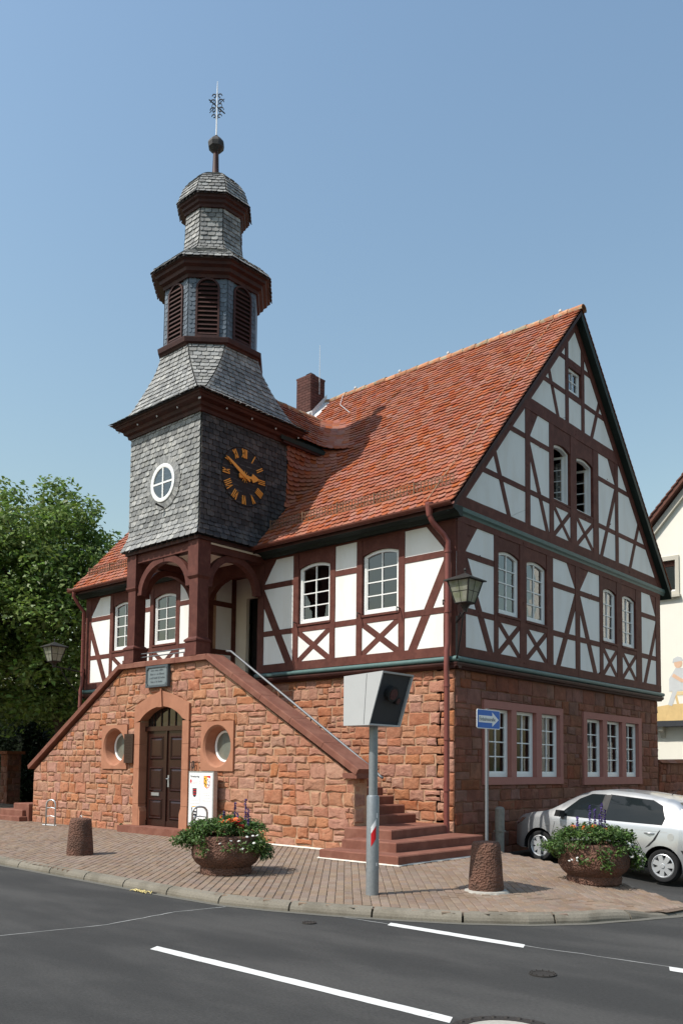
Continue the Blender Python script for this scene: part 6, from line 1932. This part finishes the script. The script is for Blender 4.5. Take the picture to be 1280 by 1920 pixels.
sx_ = sorted(set([round(v, 4) for v in list(np.linspace(X1 - .03, X0, 62)) + [ax + d for ax in (FX, RX_) for d in (-.345, -.34, -.31, -.26, -.2, -.1, 0, .1, .2, .26, .31, .34, .345)]]))
def section(x):
    w, zb, bl, tp, z0 = prof_i(WID, x), 0, prof_i(BELT, x), prof_i(TOP, x), zbot(x)
    cab = max(0, tp - bl)
    yr = w * .93 - min(.22, cab * .42)
    def wy(z):
        # body side: fullest at the waist, tucked in at the sill
        return w * (1 - .055 * max(0, (.55 - z) / .35) ** 2 - .04 * max(0, (z - .62) / .35))
    zs_ = [z0, max(z0 + .005, z0 * .6 + .22 if z0 < .4 else z0 + .012), max(z0 + .02, .52), max(z0 + .03, .66), max(z0 + .04, bl - .05)]
    P = [(wy(z), z) for z in zs_]
    P.append((wy(bl) - .012, max(bl, z0 + .05)))
    P.append((yr + (wy(bl) - .012 - yr) * .5 + .012 * (cab > .1), bl + cab * .48))
    P.append((yr, bl + cab * .86))
    P.append((yr - .07, bl + cab * .965))
    P.append((yr * .5, tp - .004)); P.append((0, tp))
    return P
V, F = [], []
ns = len(section(0))
for x in sx_:
    P = section(x)
    V += [(x, y, z) for y, z in P] + [(x, -y, z) for y, z in P[:-1][::-1]]
m = 2 * ns - 1
for i in range(len(sx_) - 1):
    for j in range(m - 1):
        F.append((i * m + j, (i + 1) * m + j, (i + 1) * m + j + 1, i * m + j + 1)[::-1])
F.append(tuple(range(m))); F.append(tuple((len(sx_) - 1) * m + j for j in range(m))[::-1])
# openings for the side windows are left where glass sits
WPOLY = [[(.86, .925), (.02, .945), (.02, 1.385), (.30, 1.37), (.52, 1.265)], [(-.10, .95), (-1.17, .985), (-1.20, 1.10), (-1.10, 1.30), (-.9, 1.375), (-.10, 1.395)]]
obj('body', V, F, 'silver', car, True, 32)
def side_y(x, z):
    P = section(x); zz = [p[1] for p in P]; yy = [p[0] for p in P]
    return float(np.interp(z, zz, yy))
def side_panel(name, P, off, mtl, s, k=5, parent=None):
    """panel following the body side; P in (x,z)"""
    Q = []
    for i in range(len(P)):
        a, b_ = P[i], P[(i + 1) % len(P)]
        for t in range(k): Q.append((a[0] + (b_[0] - a[0]) * t / k, a[1] + (b_[1] - a[1]) * t / k))
    c = np.mean(np.array(Q), 0)
    V = [(x, s * (side_y(x, z) + off), z) for x, z in Q]
    mid = [((x + c[0]) / 2, (z + c[1]) / 2) for x, z in Q]
    V += [(x, s * (side_y(x, z) + off), z) for x, z in mid] + [(c[0], s * (side_y(*c) + off), c[1])]
    n = len(Q)
    F = [(i, (i + 1) % n, n + (i + 1) % n, n + i) for i in range(n)] + [(n + i, n + (i + 1) % n, 2 * n) for i in range(n)]
    if (s > 0): F = [f[::-1] for f in F]
    return obj(name, V, F, mtl, parent or car, True)
def grow(P, d):
    c = np.mean(np.array(P), 0); return [tuple(c + (np.array(p) - c) * (1 + d)) for p in P]
glassmat = mat('dark_reflective_car_glass', (.012, .016, .018), .05, .1, 3, spec=.28)
for s in (1, -1):
    for P in WPOLY:
        w = side_panel('side_window', P, .007, glassmat, s)
    side_panel('window_pillar', [(.03, .945), (-.11, .95), (-.11, 1.395), (.03, 1.385)], .011, 'black', s)
    for P in WPOLY:
        side_panel('window_seal', grow(P, .035), .003, 'plastic', s)
    # door cuts, handles, sill, indicator, mirror, fuel flap
    for P in ([(-.04, .26), (-.05, .26), (-.05, .94), (-.04, .94)], [(.97, .40), (.978, .40), (.905, .92), (.895, .92)], [(-1.20, .98), (-1.21, .98), (-1.10, .72), (-1.00, .60), (-.93, .56), (-.93, .568), (-.995, .612), (-1.09, .73)]):
        side_panel('door_gap', P, .002, 'plastic', s, 3)
    side_panel('belt_crease', [(.95, .80), (-1.3, .865), (-1.3, .872), (.95, .807)], .003, 'boxgrey', s, 8)
    for x, z in ((.16, .765), (-.98, .815)):
        MB().tube([(x + .09, s * (side_y(x, z) + .004), z), (x, s * (side_y(x, z) + .03), z + .006), (x - .09, s * (side_y(x, z) + .004), z + .006)], [.012, .016, .012], 8).build('door_handle', 'silver', car, True)
    side_panel('indicator', [(1.13, .70), (1.03, .715), (1.03, .745), (1.11, .735)], .006, 'alloy', s, 2)
    b = MB()
    my = s * (side_y(.72, .92) + .02)
    b.add([(.74 + a, my + s * t, .90 + z) for a, t, z in ((0, 0, 0), (.09, .03, 0), (.11, .16, .01), (.02, .20, .02), (-.02, .17, .01), (-.03, .02, 0), (0, 0, .12), (.07, .03, .125), (.08, .15, .13), (.01, .19, .12), (-.02, .17, .12), (-.03, .02, .12))],
          [(0, 1, 2, 3, 4, 5), (11, 10, 9, 8, 7, 6)] + [(i, 6 + i, 6 + (i + 1) % 6, (i + 1) % 6) for i in range(6)])
    b.build('wing_mirror', 'plastic' , car)
    side_panel('headlight', [(1.93, .60), (1.70, .70), (1.60, .79), (1.72, .775), (1.88, .70)], .008, 'lampglass', s, 3)
    side_panel('headlight_back', [(1.92, .60), (1.70, .70), (1.61, .787), (1.72, .772), (1.875, .70)], .004, 'alloy', s, 3)
    side_panel('tail_light', [(-1.80, .92), (-1.62, .93), (-1.60, .80), (-1.66, .66), (-1.80, .64)], .006, 'red', s, 3)
    side_panel('bump_strip', [(-1.55, .60), (-1.8, .60), (-1.8, .50), (-1.62, .50)], .01, 'plastic', s, 3)
    a_ = [(-1.36 + .06 * math.cos(2 * math.pi * i / 14), .80 + .065 * math.sin(2 * math.pi * i / 14)) for i in range(14)]
    if s == 1: side_panel('fuel_flap', a_, .003, 'boxgrey', s, 1); side_panel('fuel_flap_face', grow(a_, -.08), .0045, 'silver', s, 1)
    # wheels
    for ax in (FX, RX_):
        yo = s * .795
        yi = s * .61
        def ring(r, y): return [(ax + r * math.cos(2 * math.pi * i / 40), y, WR + r * math.sin(2 * math.pi * i / 40)) for i in range(40)]
        pr_ = [(.205, yo - s * .01), (.225, yo), (.265, yo - s * .004), (.285, yo - s * .03), (.29, yo - s * .06), (.29, yi + s * .03), (.26, yi)]
        V = [v for r, y in pr_ for v in ring(r, y)]
        F = [(r * 40 + i, r * 40 + (i + 1) % 40, r * 40 + 40 + (i + 1) % 40, r * 40 + 40 + i) for r in range(len(pr_) - 1) for i in range(40)]
        if s > 0: F = [f[::-1] for f in F]
        wh = obj('wheel', V, F, 'rubber', car, True, 40)
        V = ring(.205, yo - s * .012) + ring(.190, yo - s * .004) + ring(.176, yo - s * .02) + ring(.17, yo - s * .045) + ring(.02, yo - s * .05)
        F = [(r * 40 + i, r * 40 + (i + 1) % 40, r * 40 + 40 + (i + 1) % 40, r * 40 + 40 + i) for r in range(4) for i in range(40)]
        if s < 0: F = [f[::-1] for f in F]
        b = MB().add(V[:160], [f for f in F if max(f) < 160]); b.build('rim', 'alloy', wh, True, 40)
        b = MB().add(V[120:], [tuple(i - 120 for i in f) for f in F if min(f) >= 120]); b.build('brake_void', 'plastic', wh)
        b = MB()
        for q_ in range(7):
            t = 2 * math.pi * q_ / 7 + .3
            d = np.array((math.cos(t), 0, math.sin(t))); e = np.array((-math.sin(t), 0, math.cos(t)))
            c = np.array((ax, 0, WR))
            Y = lambda v: np.array((0, yo - s * v, 0))
            A_ = [c + d * .03 + e * .035 + Y(.012), c + d * .03 - e * .035 + Y(.012), c + d * .185 - e * .042 + Y(.014), c + d * .185 + e * .042 + Y(.014)]
            B_ = [p - Y(0) + np.array((0, -s * .025, 0)) for p in A_]
            b.add(A_ + B_, [(0, 1, 2, 3), (4, 7, 6, 5), (0, 4, 5, 1), (1, 5, 6, 2), (2, 6, 7, 3), (3, 7, 4, 0)])
        b.build('spokes', 'alloy', wh)
        V = ring(.045, yo - s * .012) + ring(.035, yo + s * .002)
        obj('hub_cap', V, [(i, (i + 1) % 40, 40 + (i + 1) % 40, 40 + i) for i in range(40)] + [tuple(range(40, 80))], 'alloy', wh, True, 40)
        # wheel housing
        V = []
        for y in (s * .80, s * .45):
            V += [(ax + .343 * math.cos(t), y * 1.0, WR + .343 * math.sin(t)) for t in np.linspace(-.2, math.pi + .2, 18)]
        obj('wheel_arch_liner', V + [], [(i, i + 1, 19 + i, 18 + i) for i in range(17)] + [tuple(range(18, 36))], 'plastic', car)
# windscreen and rear window
def top_panel(name, xa, xb, f, mtl, off=.006, n=8):
    V, F = [], []
    xs2 = np.linspace(xa, xb, n)
    for x in xs2:
        P = section(x)
        zz = P[7:]
        ym = P[7][0] * f
        for y in np.linspace(-ym, ym, 9):
            z = float(np.interp(abs(y), [p[0] for p in P[::-1]][:4], [p[1] for p in P[::-1]][:4]))
            V.append((x, y, z + off))
    for i in range(n - 1):
        for j in range(8): F.append((i * 9 + j, i * 9 + j + 1, (i + 1) * 9 + j + 1, (i + 1) * 9 + j))
    return obj(name, V, F, mtl, car, True)
top_panel('windscreen', 1.06, .42, .93, glassmat)
top_panel('rear_window', -1.66, -1.36, .88, glassmat)
MB().tube([(-.95, 0, 1.46), (-1.1, 0, 1.60)], [.008, .003], 5).build('aerial', 'plastic', car)
b = MB().box((1.6, -.3, .62), (1.998, .3, .645)); b.build('grille', 'plastic', car)
MB().box((-1.6, -.60, .19), (1.75, .60, .30)).build('underbody', 'plastic', car)
